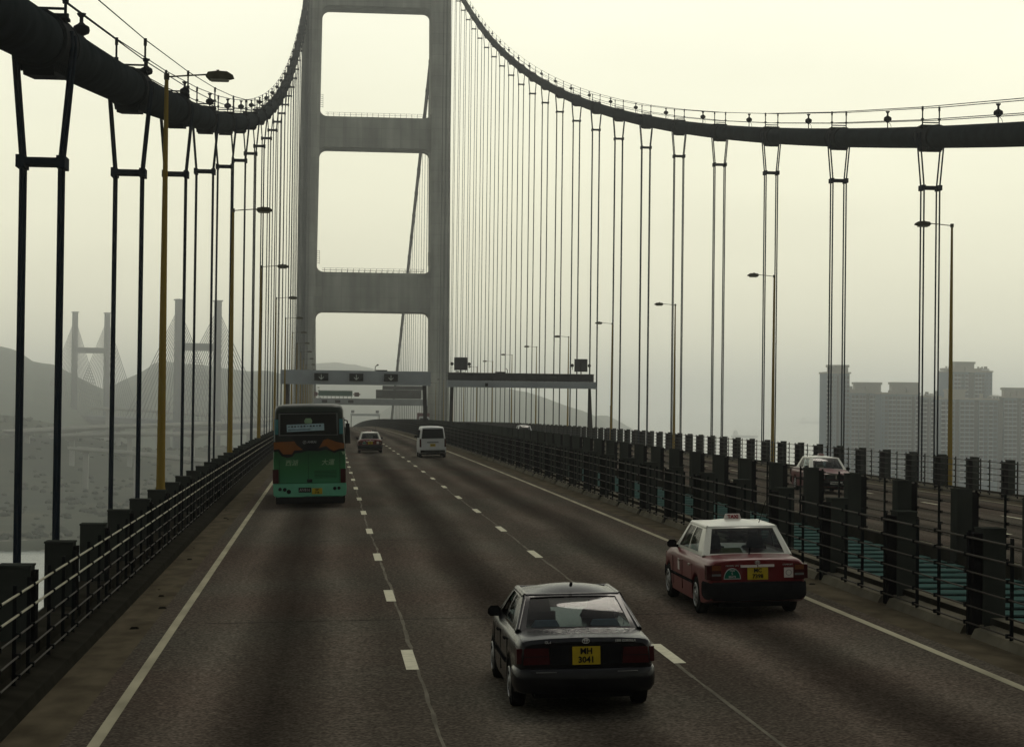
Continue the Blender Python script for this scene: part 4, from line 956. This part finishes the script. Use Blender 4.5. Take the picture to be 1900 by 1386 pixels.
TE = dict(TT); TE.update(L=4.4, rw=(.35, .98), rr=(.75, 1.5), rf=(2.5, 1.52), fw=(3.25, .97), axles=(.9, 3.5), top=([.1, .2, 1, 3.2, 3.4, 4.1, 4.3], [.9, .98, .98, .98, .95, .84, .78]), seat_y=1.9, rear_seat_y=1.0, dash_y=2.75, doors=((1.1, 2.0), (2.03, 2.9)))
common(est, TE, M['vanwhite'], M['vanwhite'], (.28, .6)); greenhouse(est, TE, M['vanwhite'], M['vanwhite']); seats(est, TE, 'olive')
for s in (-1, 1):
    mb = MB(); mb.box(*sorted((s*.46, s*.78)), 4.26, 4.34, .62, .76); mb.build('headlight', M['clear'], est); mirror_(est, s*.79, 3.0, 1.02, M['trim'])
    mb = MB(); mb.box(*sorted((s*.66, s*.8)), .08, .14, .66, .9); mb.build('tail_light', M['tail'], est)
mb = MB()
for y in (1.1, 2.1): mb.tube([(-.6, y, 1.5), (-.58, y, 1.63), (.58, y, 1.63), (.6, y, 1.5)], .025, 6)
for x_ in (-.5, .5): mb.tube([(x_, .8, 1.64), (x_, 2.4, 1.64)], .025, 6)
mb.build('roof_rack', M['trim'], est)
place(est, 20.3, 207, True)
lor = empty('lorry'); tag(lor, 'distant lorry with a dull red body just over the crest of the other carriageway', 'lorry')
shell([(0, 1.1, 1.0, .5, 2.3), (.06, 1.15, 1.1, .45, 2.5), (1.6, 1.15, 1.1, .45, 2.55), (1.8, 1.12, 1.05, .5, 2.45)], 'cab', M['vanwhite'], lor)
mb = MB(); mb.box(-.95, .95, -.03, .05, 1.45, 2.15, top=(.08, 0)); mb.build('windscreen', M['black'], lor)
mb = MB(); mb.box(-1.2, 1.2, 1.9, 8, .9, 3.1); mb.box(-1.22, 1.22, 1.86, 8.04, 3.101, 3.3); mb.box(-1.22, -1.1, 1.84, 1.9, .9, 3.1); mb.box(1.1, 1.22, 1.84, 1.9, .9, 3.1); mb.build('cargo_body', M['sbrown'], lor)
for s in (-1, 1):
    for y in (.9, 6.4): wheel(lor, s*1.0, y, .48, .28, s)
    mb = MB(); mb.box(*sorted((s*.7, s*1.05)), -.04, .02, .75, .95); mb.build('headlight', M['clear'], lor)
place(lor, 20.8, 430); 

# --- green coach
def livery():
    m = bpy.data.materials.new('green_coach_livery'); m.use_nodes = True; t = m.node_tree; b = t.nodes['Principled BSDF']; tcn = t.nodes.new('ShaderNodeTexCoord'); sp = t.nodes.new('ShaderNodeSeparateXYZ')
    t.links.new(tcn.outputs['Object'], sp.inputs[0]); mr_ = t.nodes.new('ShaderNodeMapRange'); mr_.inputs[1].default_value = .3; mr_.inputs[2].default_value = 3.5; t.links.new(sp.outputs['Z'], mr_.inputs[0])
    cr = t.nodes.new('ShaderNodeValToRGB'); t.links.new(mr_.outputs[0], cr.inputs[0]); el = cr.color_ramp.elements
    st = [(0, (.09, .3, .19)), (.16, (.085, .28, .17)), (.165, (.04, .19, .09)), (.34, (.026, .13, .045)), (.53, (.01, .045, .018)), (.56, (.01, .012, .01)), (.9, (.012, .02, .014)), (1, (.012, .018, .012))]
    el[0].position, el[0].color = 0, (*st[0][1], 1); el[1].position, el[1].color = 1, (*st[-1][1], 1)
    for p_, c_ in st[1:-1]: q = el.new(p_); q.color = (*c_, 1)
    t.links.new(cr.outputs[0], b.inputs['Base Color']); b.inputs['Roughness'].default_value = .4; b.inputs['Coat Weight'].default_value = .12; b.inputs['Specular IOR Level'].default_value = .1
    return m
M['livery'] = livery(); M['orange'] = mat('orange_livery_patch', (.16, .055, .012), .45, 0, .15, 3, coat=.2); M['tealglass'] = mat('teal_tinted_side_glass', (.03, .13, .14), .2, 0, .2, 3, coat=.4)
M['mint'] = mat('mint_bumper_paint', (.1, .31, .2), .5, 0, .08, 3, coat=.2); M['bpaper'] = mat('pale_blue_notice', (.28, .38, .42), .7, 0, .15, 6); M['btext'] = mat('pale_green_lettering', (.2, .3, .18), .6, 0, .1, 6)
bus = empty('coach'); tag(bus, 'green coach with orange cloud pattern and Chinese lettering, in the left lane', 'coach')
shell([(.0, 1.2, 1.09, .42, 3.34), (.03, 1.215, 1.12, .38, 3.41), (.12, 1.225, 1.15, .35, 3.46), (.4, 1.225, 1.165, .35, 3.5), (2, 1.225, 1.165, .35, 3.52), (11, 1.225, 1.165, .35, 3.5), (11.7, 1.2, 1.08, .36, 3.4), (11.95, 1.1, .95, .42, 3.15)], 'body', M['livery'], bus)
def bx_(cx_): return (cx_-545)*.00290      # crop pixel -> local metres on the rear face
def bz_(cy_): return .37+(1203-cy_)*.0029
def panel(name, poly, m, y=-.012, th=.02, par=None):
    mb = MB(); P = [(bx_(a), bz_(b)) for a, b in poly]; mb.prism(P, lambda a, b: (a, y-th, b), lambda a, b: (a, y, b)); return mb.build(name, M[m], par or bus)
rwp = panel('rear_window_surround', [(190, 240), (215, 215), (850, 215), (880, 240), (885, 470), (860, 500), (215, 500), (185, 470)], 'trim', .01, .03)
rwn = panel('rear_window', [(212, 240), (860, 240), (866, 478), (208, 478)], 'glassdark', -.022, .006)
mb = MB(); mb.box(bx_(190), bx_(880), -.0205, -.0201, bz_(490), bz_(230)); mb.build('window_blind', M['deckside'], bus)
M['deckside2'] = M['deckside']
nb = panel('window_notice', [(285, 362), (718, 350), (720, 430), (286, 446)], 'bpaper', -.0285, .004)
for k in range(11): 
    panel('printed_line', [(300+k*36, 378-k*1.), (322+k*36, 377-k), (322+k*36, 394-k), (300+k*36, 395-k)], 'trim' if k % 3 else 'shelf', -.033, .002, nb)
panel('printed_line', [(300, 418), (560, 410), (560, 424), (300, 432)], 'shelf', -.033, .002, nb)
panel('window_card', [(488, 318), (505, 288), (565, 288), (583, 318), (575, 347), (495, 347)], 'btext', -.0285, .004)
for a, b in ((148, 186), (896, 938)): panel('side_window', [(a, 300), (b, 300), (b, 475), (a, 475)], 'tealglass', -.01, .02)
panel('engine_cowl', [(340, 505), (740, 505), (700, 560), (660, 620), (620, 645), (480, 645), (430, 615), (385, 560)], 'trim', -.01, .03)
ow = [(132, 565), (370, 555), (400, 600), (470, 655), (370, 662), (340, 706), (240, 706), (190, 643), (132, 650)]
wv = panel('wave_border', [(130, 560), (380, 545), (420, 600), (500, 640), (620, 640), (690, 600), (740, 530), (953, 578), (955, 672), (900, 672), (835, 696), (790, 676), (735, 655), (660, 672), (520, 668), (440, 690), (380, 694), (345, 735), (285, 748), (225, 728), (180, 670), (130, 676)], 'trim', -.004, .012)
panel('orange_patch', ow, 'orange', -.017, .006, wv); panel('orange_patch', [(710, 545), (760, 530), (860, 568), (951, 588), (953, 645), (890, 650), (830, 672), (785, 650), (740, 612), (655, 638)], 'orange', -.017, .006, wv)
for a, b in ((116, 186), (905, 966)): panel('tail_light', [(a, 882), (b, 882), (b, 1045), (a, 1045)], 'tail', -.01, .03)
bp_ = panel('bumper', [(118, 1055), (972, 1055), (975, 1110), (968, 1185), (930, 1195), (480, 1195), (470, 1203), (160, 1200), (125, 1180)], 'mint', .0, .07)
def disc(cx_, cy_, r, par): mb = MB(); mb.lathe([(r, 0), (r*.95, -.015), (r*.6, -.01)], (bx_(cx_), -.07, bz_(cy_)), 14, axis='y'); mb.build('round_light', M['black'], par, smooth=30)
for a, b, r_ in ((200, 1112, .06), (255, 1117, .065), (302, 1142, .075), (836, 1109, .06), (885, 1106, .055)): disc(a, b, r_, bp_)
mb = MB()
for a_, b_, c_, d_ in ((192, 900, 1042, 1046), (192, 196, 760, 1042), (896, 900, 690, 1042), (530, 533, 700, 1042)): mb.box(bx_(a_), bx_(b_), -.006, .002, bz_(d_), bz_(c_))
for k_ in range(6): mb.box(bx_(600), bx_(860), -.006, .002, bz_(905+k_*16), bz_(901+k_*16))
mb.build('panel_seam', M['trim'], bus)
panel('vent', [(515, 1000), (575, 1000), (575, 1036), (515, 1036)], 'trim', -.004, .02)
mb = MB(); mb.box(bx_(415), bx_(560), -.085, -.071, bz_(1152), bz_(1095)); p_ = mb.build('number_plate', M['black'], bus); text_mesh('AV816', .13, ((bx_(415)+bx_(560))/2, -.087, bz_(1124)), FACE_CAM, p_, M['rimm'], bold=.002)
plate(bus, (bx_(570)+bx_(690))/2, -.072, bz_(1138), .35, .2, ['GF', '714'], size=.095)
text_mesh('西湖', .215, (bx_(335), -.004, bz_(812)), FACE_CAM, bus, M['btext'], shear=.15, bold=.002); text_mesh('大運', .215, (bx_(758), -.004, bz_(808)), FACE_CAM, bus, M['btext'], shear=.15, bold=.002)
text_mesh('ANKAI', .1, (bx_(575), -.043, bz_(566)), FACE_CAM, bus, M['rimm'], bold=.004)
mb = MB(); mb.tube([(bx_(490)+.055*math.cos(a), -.045, bz_(568)+.05*math.sin(a)) for a in np.linspace(0, 2*math.pi, 15)], .008, 4); mb.tube([(bx_(490)-.03, -.045, bz_(568)-.04), (bx_(490)+.03, -.045, bz_(568)+.04)], .01, 4); mb.build('emblem', M['rimm'], bus)
panel('sticker', [(915, 680), (965, 680), (958, 700), (945, 712), (935, 718), (930, 700)], 'btext', -.004, .006)
mb = MB(); mb.box(-1.0, 1.0, .1, 11.5, .22, .5); mb.build('underbody', M['trim'], bus)
mb = MB(); mb.box(-1.15, 1.15, .3, .34, .12, .45); mb.build('mud_flap', M['trim'], bus)
for y in (2.7, 9.3):
    for s in (-1, 1): wheel(bus, s*.98, y, .5, .46 if y < 5 else .3, s)
for s in (-1, 1):
    for k in range(7):
        ya = .9+k*1.48; mb = MB(); q = [(s*1.212, ya, 1.95), (s*1.212, ya+1.4, 1.95), (s*1.18, ya+1.4, 3.02), (s*1.18, ya, 3.02)]; mb.slab(q, .02*s); mb.build('side_window', M['tealglass' if s < 0 else 'black'], bus)
mb = MB(); mb.tube([(1.1, 11.7, 2.9), (1.4, 11.9, 2.8), (1.42, 11.9, 2.6)], .03, 6); mb.box(1.3, 1.52, 11.82, 11.98, 1.9, 2.7, top=(.03, .03)); mb.build('side_mirror', M['trim'], bus)
place(bus, -.565, 67.4)

# ------------------------------------------------------------------ sea, land, hills
mb = MB(); mb.grid(2, 2, lambda i, j: ((-11900, 11900)[i], (-1400, 14900)[j], SEA)); tag(mb.build('sea', M['sea']), kind='structure')
from mathutils import noise as mn
def fbm(x, y, s, o=4, seed=0.): return mn.fractal(Vector((x/s, y/s, seed)), 1., 2., o)
def ridge_z(prof, D):
    pts = [pix(u, v, D) for u, v in prof]; return [p.x/D for p in pts], [p.z for p in pts]
def hill(name, prof, D, D0, back, m, seed, rough=6., nx=150, ny=46, kind='structure'):
    az, zz = ridge_z(prof, D); mb = MB(); a0, a1 = az[0], az[-1]
    def P(i, j):
        a = a0+(a1-a0)*i/(nx-1); t = j/(ny-1); Y = D0+(D+back-D0)*t
        Dl = D*(1+.05*math.sin(a*23+seed)); zr = float(np.interp(a, az, zz))
        s = (Y-D0)/(Dl-D0)
        sh = max(0., s)**.8 if s <= 1 else max(0., 1-((s-1)/(back/(D-D0)))**1.6)
        if s <= 1: sh = sh*sh*(3-2*sh)*.45+sh*.55
        x = a*Y
        z = SEA-3+(zr*(1. if s <= 1 else 1.)-SEA+3)*sh
        e_ = min(1, s*3)*min(1, max(0, abs(1-s))*4+.12)
        z += fbm(x, Y, 160, 5, seed)*rough*e_+fbm(x, Y, 32, 4, seed+3)*rough*.22*min(1, max(.0, s*3))
        return (x, Y, z)
    mb.grid(nx, ny, P); return tag(mb.build(name, m, smooth=80), kind=kind)
hill('hill', [(-160, 668), (-60, 650), (0, 645), (30, 652), (60, 672), (100, 680), (120, 690), (150, 703), (175, 716), (195, 724), (215, 735), (250, 752), (300, 775), (360, 800)], 2700, 1750, 900, M['hill'], 1.3, 5)
hill('hill', [(120, 760), (180, 728), (205, 719), (225, 706), (258, 690), (285, 672), (305, 667), (330, 671), (370, 674), (410, 681), (450, 687), (500, 689), (545, 700), (590, 740), (620, 780)], 3000, 1900, 1000, M['hill'], 4.1, 5)
hill('hill', [(430, 745), (500, 700), (545, 682), (583, 672), (620, 669), (660, 673), (700, 683), (740, 689), (770, 686), (810, 692), (860, 720), (900, 760)], 4600, 3600, 1500, M['hill'], 7.7, 6)
hill('hill', [(700, 770), (760, 730), (810, 706), (860, 700), (905, 711), (938, 721), (976, 727.7), (1019, 740.7), (1054, 753.7), (1082, 762), (1104, 772), (1120, 782), (1150, 800)], 3300, 2500, 900, M['hill'], 9.2, 3)
hill('hill', [(1060, 800), (1090, 776), (1114, 771), (1127, 771), (1145, 780), (1172, 795), (1190, 812)], 3700, 3100, 700, M['hill'], 12.2, 2, nx=70)
# low green land on the left with a rocky shore
LC = [(-700, 812), (-420, 872), (-250, 893), (-150, 905), (-60, 925), (40, 990), (160, 1150), (300, 1500)]
def coast(x): return float(np.interp(x, [p[0] for p in LC], [p[1] for p in LC]))
def land_z(x, y):
    d = y-coast(x)
    if d < 0: return SEA-2
    z = SEA+min(3.5, d*.35)
    z += max(0, min(1, (d-20)/260))*(5+9*(fbm(x, y, 210, 4, 2.)*.5+.5))+fbm(x, y, 45, 4, 5.)*1.6*min(1, d/60)
    # knoll at the left, before the first viaduct
    z += 46*math.exp(-((x+330)/120)**2-((y-1420)/190)**2)+24*math.exp(-((x+205)/75)**2-((y-1480)/150)**2)+18*math.exp(-((x+70)/60)**2-((y-1500)/160)**2)
    return z
mb = MB(); nx, ny = 130, 120
def LP(i, j):
    x = -760+1100*i/(nx-1); c = coast(x); t = j/(ny-1); y = c-8+(2500-c)*(t**1.7); return (x, y, land_z(x, y))
mb.grid(nx, ny, LP); tag(mb.build('land', M['land'], smooth=80), kind='structure')
mb = MB()
def SP(i, j):
    x = -760+900*i/239; c = coast(x); y = c-3+23*j/7; z = SEA-1+4.6*(j/7)+random.uniform(-.5, .7); return (x+random.uniform(-1, 1), y+random.uniform(-.6, .6), z)
mb.grid(240, 8, SP); tag(mb.build('rocky_shore', M['stone'], fix=True), kind='structure')
random.seed(11)
# scrub woodland as a mass of clumps
ico = bmesh.new(); bmesh.ops.create_icosphere(ico, subdivisions=1, radius=1); iv = [v.co.copy() for v in ico.verts]; iff = [[v.index for v in f.verts] for f in ico.faces]; ico.free()
mb = MB()
def clump(x, y, z, r):
    k = random.uniform(.6, 1.); a = random.uniform(0, 6); c, s = math.cos(a), math.sin(a)
    vs = []
    for v in iv:
        q = r*random.uniform(.75, 1.25); vs.append((x+(v.x*c-v.y*s)*q*1.2, y+(v.x*s+v.y*c)*q, z+v.z*q*k))
    mb.add(vs, iff)
for i in range(5000):
    x = random.uniform(-560, 180); y = coast(x)+26+1250*random.random()**1.6
    if fbm(x, y, 80, 4, 8.) < -.3+.5*(random.random()-.5): continue
    clump(x, y, land_z(x, y)+.4, random.uniform(1.0, 2.3))
tag(mb.build('woodland', M['wood']), kind='stuff')

# ------------------------------------------------------------------ viaducts on the island
def viaduct(label, pts, w, th_, piers, pier_w=3.2):
    P = [pix(*p) for p in pts]; root = empty('viaduct', tuple(P[0])); tag(root, label, 'viaduct', 'road viaducts on the island')
    # smooth resample
    Q = []
    for a in range(len(P)-1):
        for k in range(6): Q.append(P[a].lerp(P[a+1], k/6))
    Q.append(P[-1]); mb = MB(); n = len(Q); rows = []
    for i, p in enumerate(Q):
        d = (Q[min(i+1, n-1)]-Q[max(i-1, 0)]); d.z = 0; d.normalize(); s = Vector((d.y, -d.x, 0))
        rows.append([p+s*w/2+Vector((0, 0, .9)), p+s*(w/2-.3)+Vector((0, 0, .9)), p+s*(w/2-.3), p-s*(w/2-.3), p-s*(w/2-.3)+Vector((0, 0, .9)), p-s*w/2+Vector((0, 0, .9)), p-s*w/2-Vector((0, 0, .4)), p-s*w/4-Vector((0, 0, th_)), p+s*w/4-Vector((0, 0, th_)), p+s*w/2-Vector((0, 0, .4))])
    m_ = len(rows[0]); mb.add([v for r in rows for v in r], [(i*m_+k, i*m_+(k+1) % m_, (i+1)*m_+(k+1) % m_, (i+1)*m_+k) for i in range(n-1) for k in range(m_)])
    o = mb.build('road_deck', M['vroad'], root); o.location = -root.location
    for i in range(2, n-1, piers):
        p = Q[i]; mb = MB(); mb.box(p.x-pier_w/2, p.x+pier_w/2, p.y-1.5, p.y+1.5, SEA, p.z-th_+.3); mb.box(p.x-w*.35, p.x+w*.35, p.y-1.5, p.y+1.5, p.z-th_-1.2, p.z-th_+.25)
        o = mb.build('pier', M['vroad'], root); o.location = -root.location
viaduct('pale upper viaduct curving across the left background', [(20, 800, 1330), (110, 795, 1380), (220, 790, 1440), (330, 787, 1520), (430, 783, 1620), (510, 777, 1760), (560, 770, 1900)], 14, 2.4, 5)
viaduct('pale lower viaduct running just beneath the upper one', [(100, 808, 1300), (200, 805, 1330), (320, 804, 1380), (430, 801, 1450), (520, 794, 1560)], 12, 2.2, 6)
viaduct('bright sloping road low on the left island', [(135, 831, 1230), (210, 837, 1190), (300, 846, 1140), (400, 857, 1080), (480, 866, 1040)], 7, 1.6, 7)
viaduct('highest thin ramp in front of the wooded hill', [(170, 756, 1950), (260, 760, 1900), (330, 765, 1840), (420, 773, 1780), (500, 772, 1800)], 9, 2., 7)
# scattered works buildings at the foot of the far hill
random.seed(5)
for k in range(9):
    u = 46+k*7+random.uniform(-2, 2); v = random.uniform(741, 750); p = pix(u, v, 2250+random.uniform(-50, 50)); w = random.uniform(8, 20)
    rt = empty('works_shed', (p.x, p.y, p.z-30)); tag(rt, ('pale works shed below the left hill, %s from the left of the huddle' % ordw(k+1)), 'shed', 'pale sheds below the left hill')
    mb = MB(); mb.box(-w/2, w/2, -6, 6, 0, 30+w*.1); mb.build('wall', M['vroad'], rt); mb = MB(); mb.box(-w/2-.4, w/2+.4, -6.4, 6.4, 30+w*.1+.01, 30+w*.1+1.4, top=(1, 3)); mb.build('roof', M['kap'], rt)

# ------------------------------------------------------------------ the cable-stayed bridge beyond
ks = empty('cable_stayed_bridge', (-113, 1730, SEA)); tag(ks, 'hazy cable-stayed bridge with two H-shaped towers behind the left suspenders', 'bridge')
K0 = Vector((-113, 1730, SEA))
dv = Vector((-142, 430, 0)).normalized(); pv = Vector((dv.y, -dv.x, 0))
def kb_(mb, name, m, par=None):
    o = mb.build(name, m, par or ks)
    if par is None: o.location = -K0
    return o
def kquad(mb, c, along, across, z0, z1, t=1.):
    vs = []
    for z, f in ((z0, 1), (z1, t)):
        for a, b in ((-1, -1), (1, -1), (1, 1), (-1, 1)): p = c+dv*a*along/2*f+pv*b*across/2*f; vs.append((p.x, p.y, z))
    mb.add(vs, [(3, 2, 1, 0), (4, 5, 6, 7), (0, 1, 5, 4), (1, 2, 6, 5), (2, 3, 7, 6), (3, 0, 4, 7)])
DECKZ = -17.
for ctr, ztop, zb0, zb1 in ((Vector((-113, 1730, 0)), 88, 45, 51.5), (Vector((-255, 2160, 0)), 94, 51, 57)):
    for s in (-1, 1):
        c = ctr+pv*s*17.3; mb = MB(); kquad(mb, c, 9, 5.6, SEA-2, ztop, .86); kquad(mb, c, 9.4, 6.6, ztop+.1, ztop+1.2); t_ = kb_(mb, 'tower_leg', M['kap'])
        for k in range(12):
            for sg, L_ in ((-1, 160), (1, 205)):
                q = (k+1)/12; a = c+Vector((0, 0, ztop-6-30*(1-q))); b = c+dv*sg*L_*(.1+.9*q)+Vector((0, 0, DECKZ))
                mb = MB(); mb.tube([a, b], .36, 3); kb_(mb, 'stay_cable', M['kap'])
    mb = MB(); c = ctr
    vs = []
    for z in (zb0, zb1):
        for a, b in ((-1, -1), (1, -1), (1, 1), (-1, 1)): p = c+dv*a*3+pv*b*16; vs.append((p.x, p.y, z))
    mb.add(vs, [(3, 2, 1, 0), (4, 5, 6, 7), (0, 1, 5, 4), (1, 2, 6, 5), (2, 3, 7, 6), (3, 0, 4, 7)]); kb_(mb, 'cross_beam', M['kap'])
mb = MB(); c0 = Vector((-113, 1730, 0))-dv*160; c1 = Vector((-255, 2160, 0))+dv*300
vs = []
for c in (c0, c1):
    for s, z in ((-16, DECKZ+1), (16, DECKZ+1), (16, DECKZ-3), (12, DECKZ-6.5), (-12, DECKZ-6.5), (-16, DECKZ-3)): p = c+pv*s; vs.append((p.x, p.y, z))
mb.add(vs, [tuple(range(6)), tuple(range(11, 5, -1))]+[(i, (i+1) % 6, 6+(i+1) % 6, 6+i) for i in range(6)]); kb_(mb, 'road_deck', M['kap'])

# ------------------------------------------------------------------ tower blocks on the right
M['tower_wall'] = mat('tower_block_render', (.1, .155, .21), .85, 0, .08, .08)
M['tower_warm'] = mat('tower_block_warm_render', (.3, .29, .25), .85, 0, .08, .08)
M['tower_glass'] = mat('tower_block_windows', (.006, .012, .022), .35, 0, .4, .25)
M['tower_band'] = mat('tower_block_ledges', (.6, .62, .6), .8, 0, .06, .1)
M['tower_recess_shade'] = mat('tower_block_recess_shade', (.02, .035, .055), .8, 0, .1, .1)  # wall colour darkened to stand for shade in the recessed bays
FL = 2.98
def block(label, D, u0, u1, vtop, dep, bays, roofs, pergola=None, recess=(), shift=0.):
    a, b = pix(u0, vtop, D), pix(u1, vtop, D); x0, x1, zt = a.x, b.x, a.z
    root = empty('tower_block', (x0, D, SEA+4)); tag(root, label, 'tower block', 'residential towers across the water')
    O = root.location
    def bb(mb, name, m, par=None):
        o = mb.build(name, m, par or root)
        if par is None: o.location = -O
        return o
    W = x1-x0; bw = W/len(bays)
    mb = MB(); mbr = MB(); led = MB(); wins = []
    for k, t in enumerate(bays):
        xa, xb = x0+k*bw, x0+(k+1)*bw
        fy = {'w': 0, 'p': -1.2, 'r': 2.4, 's': .6, 'n': -.4}[t]
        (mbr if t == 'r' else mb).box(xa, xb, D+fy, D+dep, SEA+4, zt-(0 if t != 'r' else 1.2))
        nf = int((zt-1-(-62))/FL)
        for f in range(nf):
            z = zt-1.2-(f+1)*FL
            if z < -48: break
            if t in 'wsp':
                nw = 2 if bw > 5.5 else 1
                for q in range(nw):
                    wa = xa+bw*(q+.16)/nw; wb = xa+bw*(q+.86)/nw; wins.append((wa, wb, D+fy-.06, z+.55, z+2.55))
                if t in 'wp': led.box(xa+.1, xb-.1, D+fy-.55, D+fy-.02, z-.12, z+.22)
            elif t == 'r':
                wins.append((xa+bw*.25, xa+bw*.75, D+fy-.06, z+.6, z+2.3))
            elif t == 'n':
                wins.append((xa+bw*.38, xa+bw*.62, D+fy-.06, z+1., z+2.1))
    bb(mb, 'wall', M['tower_wall'])
    if mbr.v: bb(mbr, 'recessed_wall', M['tower_recess_shade'])
    if led.v: bb(led, 'balcony_ledge', M['tower_band'])
    wins.sort(key=lambda w: -w[3]); rest = MB()
    for i, w in enumerate(wins):
        if i < 100:
            m_ = MB(); m_.box(w[0], w[1], w[2], w[2]+.1, w[3], w[4]); bb(m_, 'window', M['tower_glass'])
        else: rest.box(w[0], w[1], w[2], w[2]+.1, w[3], w[4])
    if rest.v: tag(bb(rest, 'window', M['tower_glass']), kind='stuff')
    mb = MB(); mb.box(x0-.5, x1+.5, D-1.3, D+dep+.5, zt+.01, zt+1.1)
    for r0, r1, vt in roofs:
        p, q = pix(r0, vt, D+4), pix(r1, vt, D+4)
        mb.box(p.x, q.x, D+3, D+9, zt+1.11, p.z-1.6); mb.box(p.x-.7, q.x+.7, D+2.3, D+9.7, p.z-1.59, p.z)
        for kk in range(3):
            xx = p.x+(q.x-p.x)*(kk+.6)/3.3; mb.box(xx, xx+1.4, D+2.9, D+2.99, zt+2.4, zt+4.2)
    random.seed(int(u0))
    for kk in range(4):
        xx = random.uniform(x0+1, x1-3); hh = random.uniform(1.5, 4); mb.box(xx, xx+1.8, D+1, D+3, zt+1.11, zt+1.1+hh)
    bb(mb, 'roof', M['tower_warm'])
    if pergola:
        p, q = pix(pergola[0], pergola[2], D), pix(pergola[1], pergola[2], D); mb = MB(); mb.box(p.x, q.x, D, D+6, p.z-.9, p.z)
        for xx in (p.x, (p.x+q.x)/2, q.x-.6): mb.box(xx, xx+.6, D+.2, D+.8, zt+1.11, p.z-.91)
        bb(mb, 'roof_pergola', M['tower_band'])
block('slim tower block at the left end of the waterfront estate', 1300, 1534, 1577, 693, 19, 'wsnrnss', [(1538, 1546, 677), (1553, 1573, 677)])
block('wide tower block right of the slim one, behind the second suspender', 1335, 1573, 1634, 729, 24, 'nwwpwrwwr', [(1586, 1634, 709)])
block('tower block between the last two suspenders with one flat roof box', 1320, 1634.3, 1706, 731, 24, 'nswwppwwrw', [(1654, 1703, 709)])
block('lower linking block with an open roof pergola', 1318, 1708, 1745, 737, 22, 'wwrpww', [], (1719, 1737, 731))
block('tallest tower block with a broad crown near the right edge', 1420, 1764, 1841, 690, 30, 'nwwsprrwwsnn', [(1750, 1768, 683), (1770, 1807, 671), (1808, 1832, 684)], (1822, 1836, 685))
block('low front block standing before the tallest tower', 1300, 1746, 1852, 741, 22, 'wpsrwwwrwsws', [(1756, 1790, 722)], (1841, 1854, 733))
block('tower block cut off by the right edge of the photo', 1310, 1855, 1935, 738, 24, 'rwwwrwwsrw', [(1863, 1905, 719)])
mb = MB()
def PP(i, j): x = 250+420*i/39; y = 1245+520*j/29; e_ = min(1, min(i, 39-i)/4)*min(1, j/3); return (x, y, SEA-2+8*e_+fbm(x, y, 60, 4, 6)*1.5*e_)
mb.grid(40, 30, PP); tag(mb.build('headland', M['land'], smooth=80), kind='structure')

# ------------------------------------------------------------------ ships far out in the haze
M['hull'] = mat('ship_hull', (.06, .07, .09), .6, 0, .1, .1); M['ship_white'] = mat('ship_superstructure', (.4, .4, .38), .7, 0, .1, .1)
def ship(label, u, v, L_, h):
    p = pix(u, v, 2600); t = (SEA-CAMZ)/(p.z-CAMZ); p = Vector((p.x*t, p.y*t, SEA))
    r = empty('cargo_ship', tuple(p)); tag(r, label, 'ship', 'ships out in the haze')
    mb = MB(); w = L_*.08
    pl_ = [(-L_/2, -w), (L_*.36, -w), (L_/2, 0), (L_*.36, w), (-L_/2, w)]
    mb.prism(pl_, lambda x, y: (x*.94, y*.8, -1), lambda x, y: (x, y, h)); mb.build('hull', M['hull'], r)
    mb = MB(); mb.box(-L_*.42, -L_*.26, -w*.8, w*.8, h+.05, h*2.6); mb.box(-L_*.38, -L_*.3, -w*.4, w*.4, h*2.62, h*3.2); mb.build('bridge_house', M['ship_white'], r)
    for xx in (-.1, .12, .3): mb = MB(); mb.box(L_*xx-.5, L_*xx+.5, -.5, .5, h, h*3.); mb.tube([(L_*xx, 0, h*1.4), (L_*(xx+.1), 0, h*2.7)], .35, 5); mb.build('crane', M['ship_white'], r)
ship('faint cargo ship in the haze left of the oncoming taxi', 1382, 812, 60, 5)
ship('fainter ship in the haze beside the slim tower block', 1508, 786, 110, 8)

# ------------------------------------------------------------------ haze: one closed box of even air
hz = bpy.data.materials.new('hazy_air'); hz.use_nodes = True; t = hz.node_tree; t.nodes.clear()
o_ = t.nodes.new('ShaderNodeOutputMaterial'); pv_ = t.nodes.new('ShaderNodeVolumePrincipled')
pv_.inputs['Color'].default_value = (.94, .955, .98, 1); pv_.inputs['Density'].default_value = .0003; pv_.inputs['Anisotropy'].default_value = .87
t.links.new(pv_.outputs[0], o_.inputs['Volume'])
mb = MB(); mb.box(-12000, 12000, -1500, 15000, SEA-4.5, 150)
tag(mb.build('haze', hz), kind='stuff')
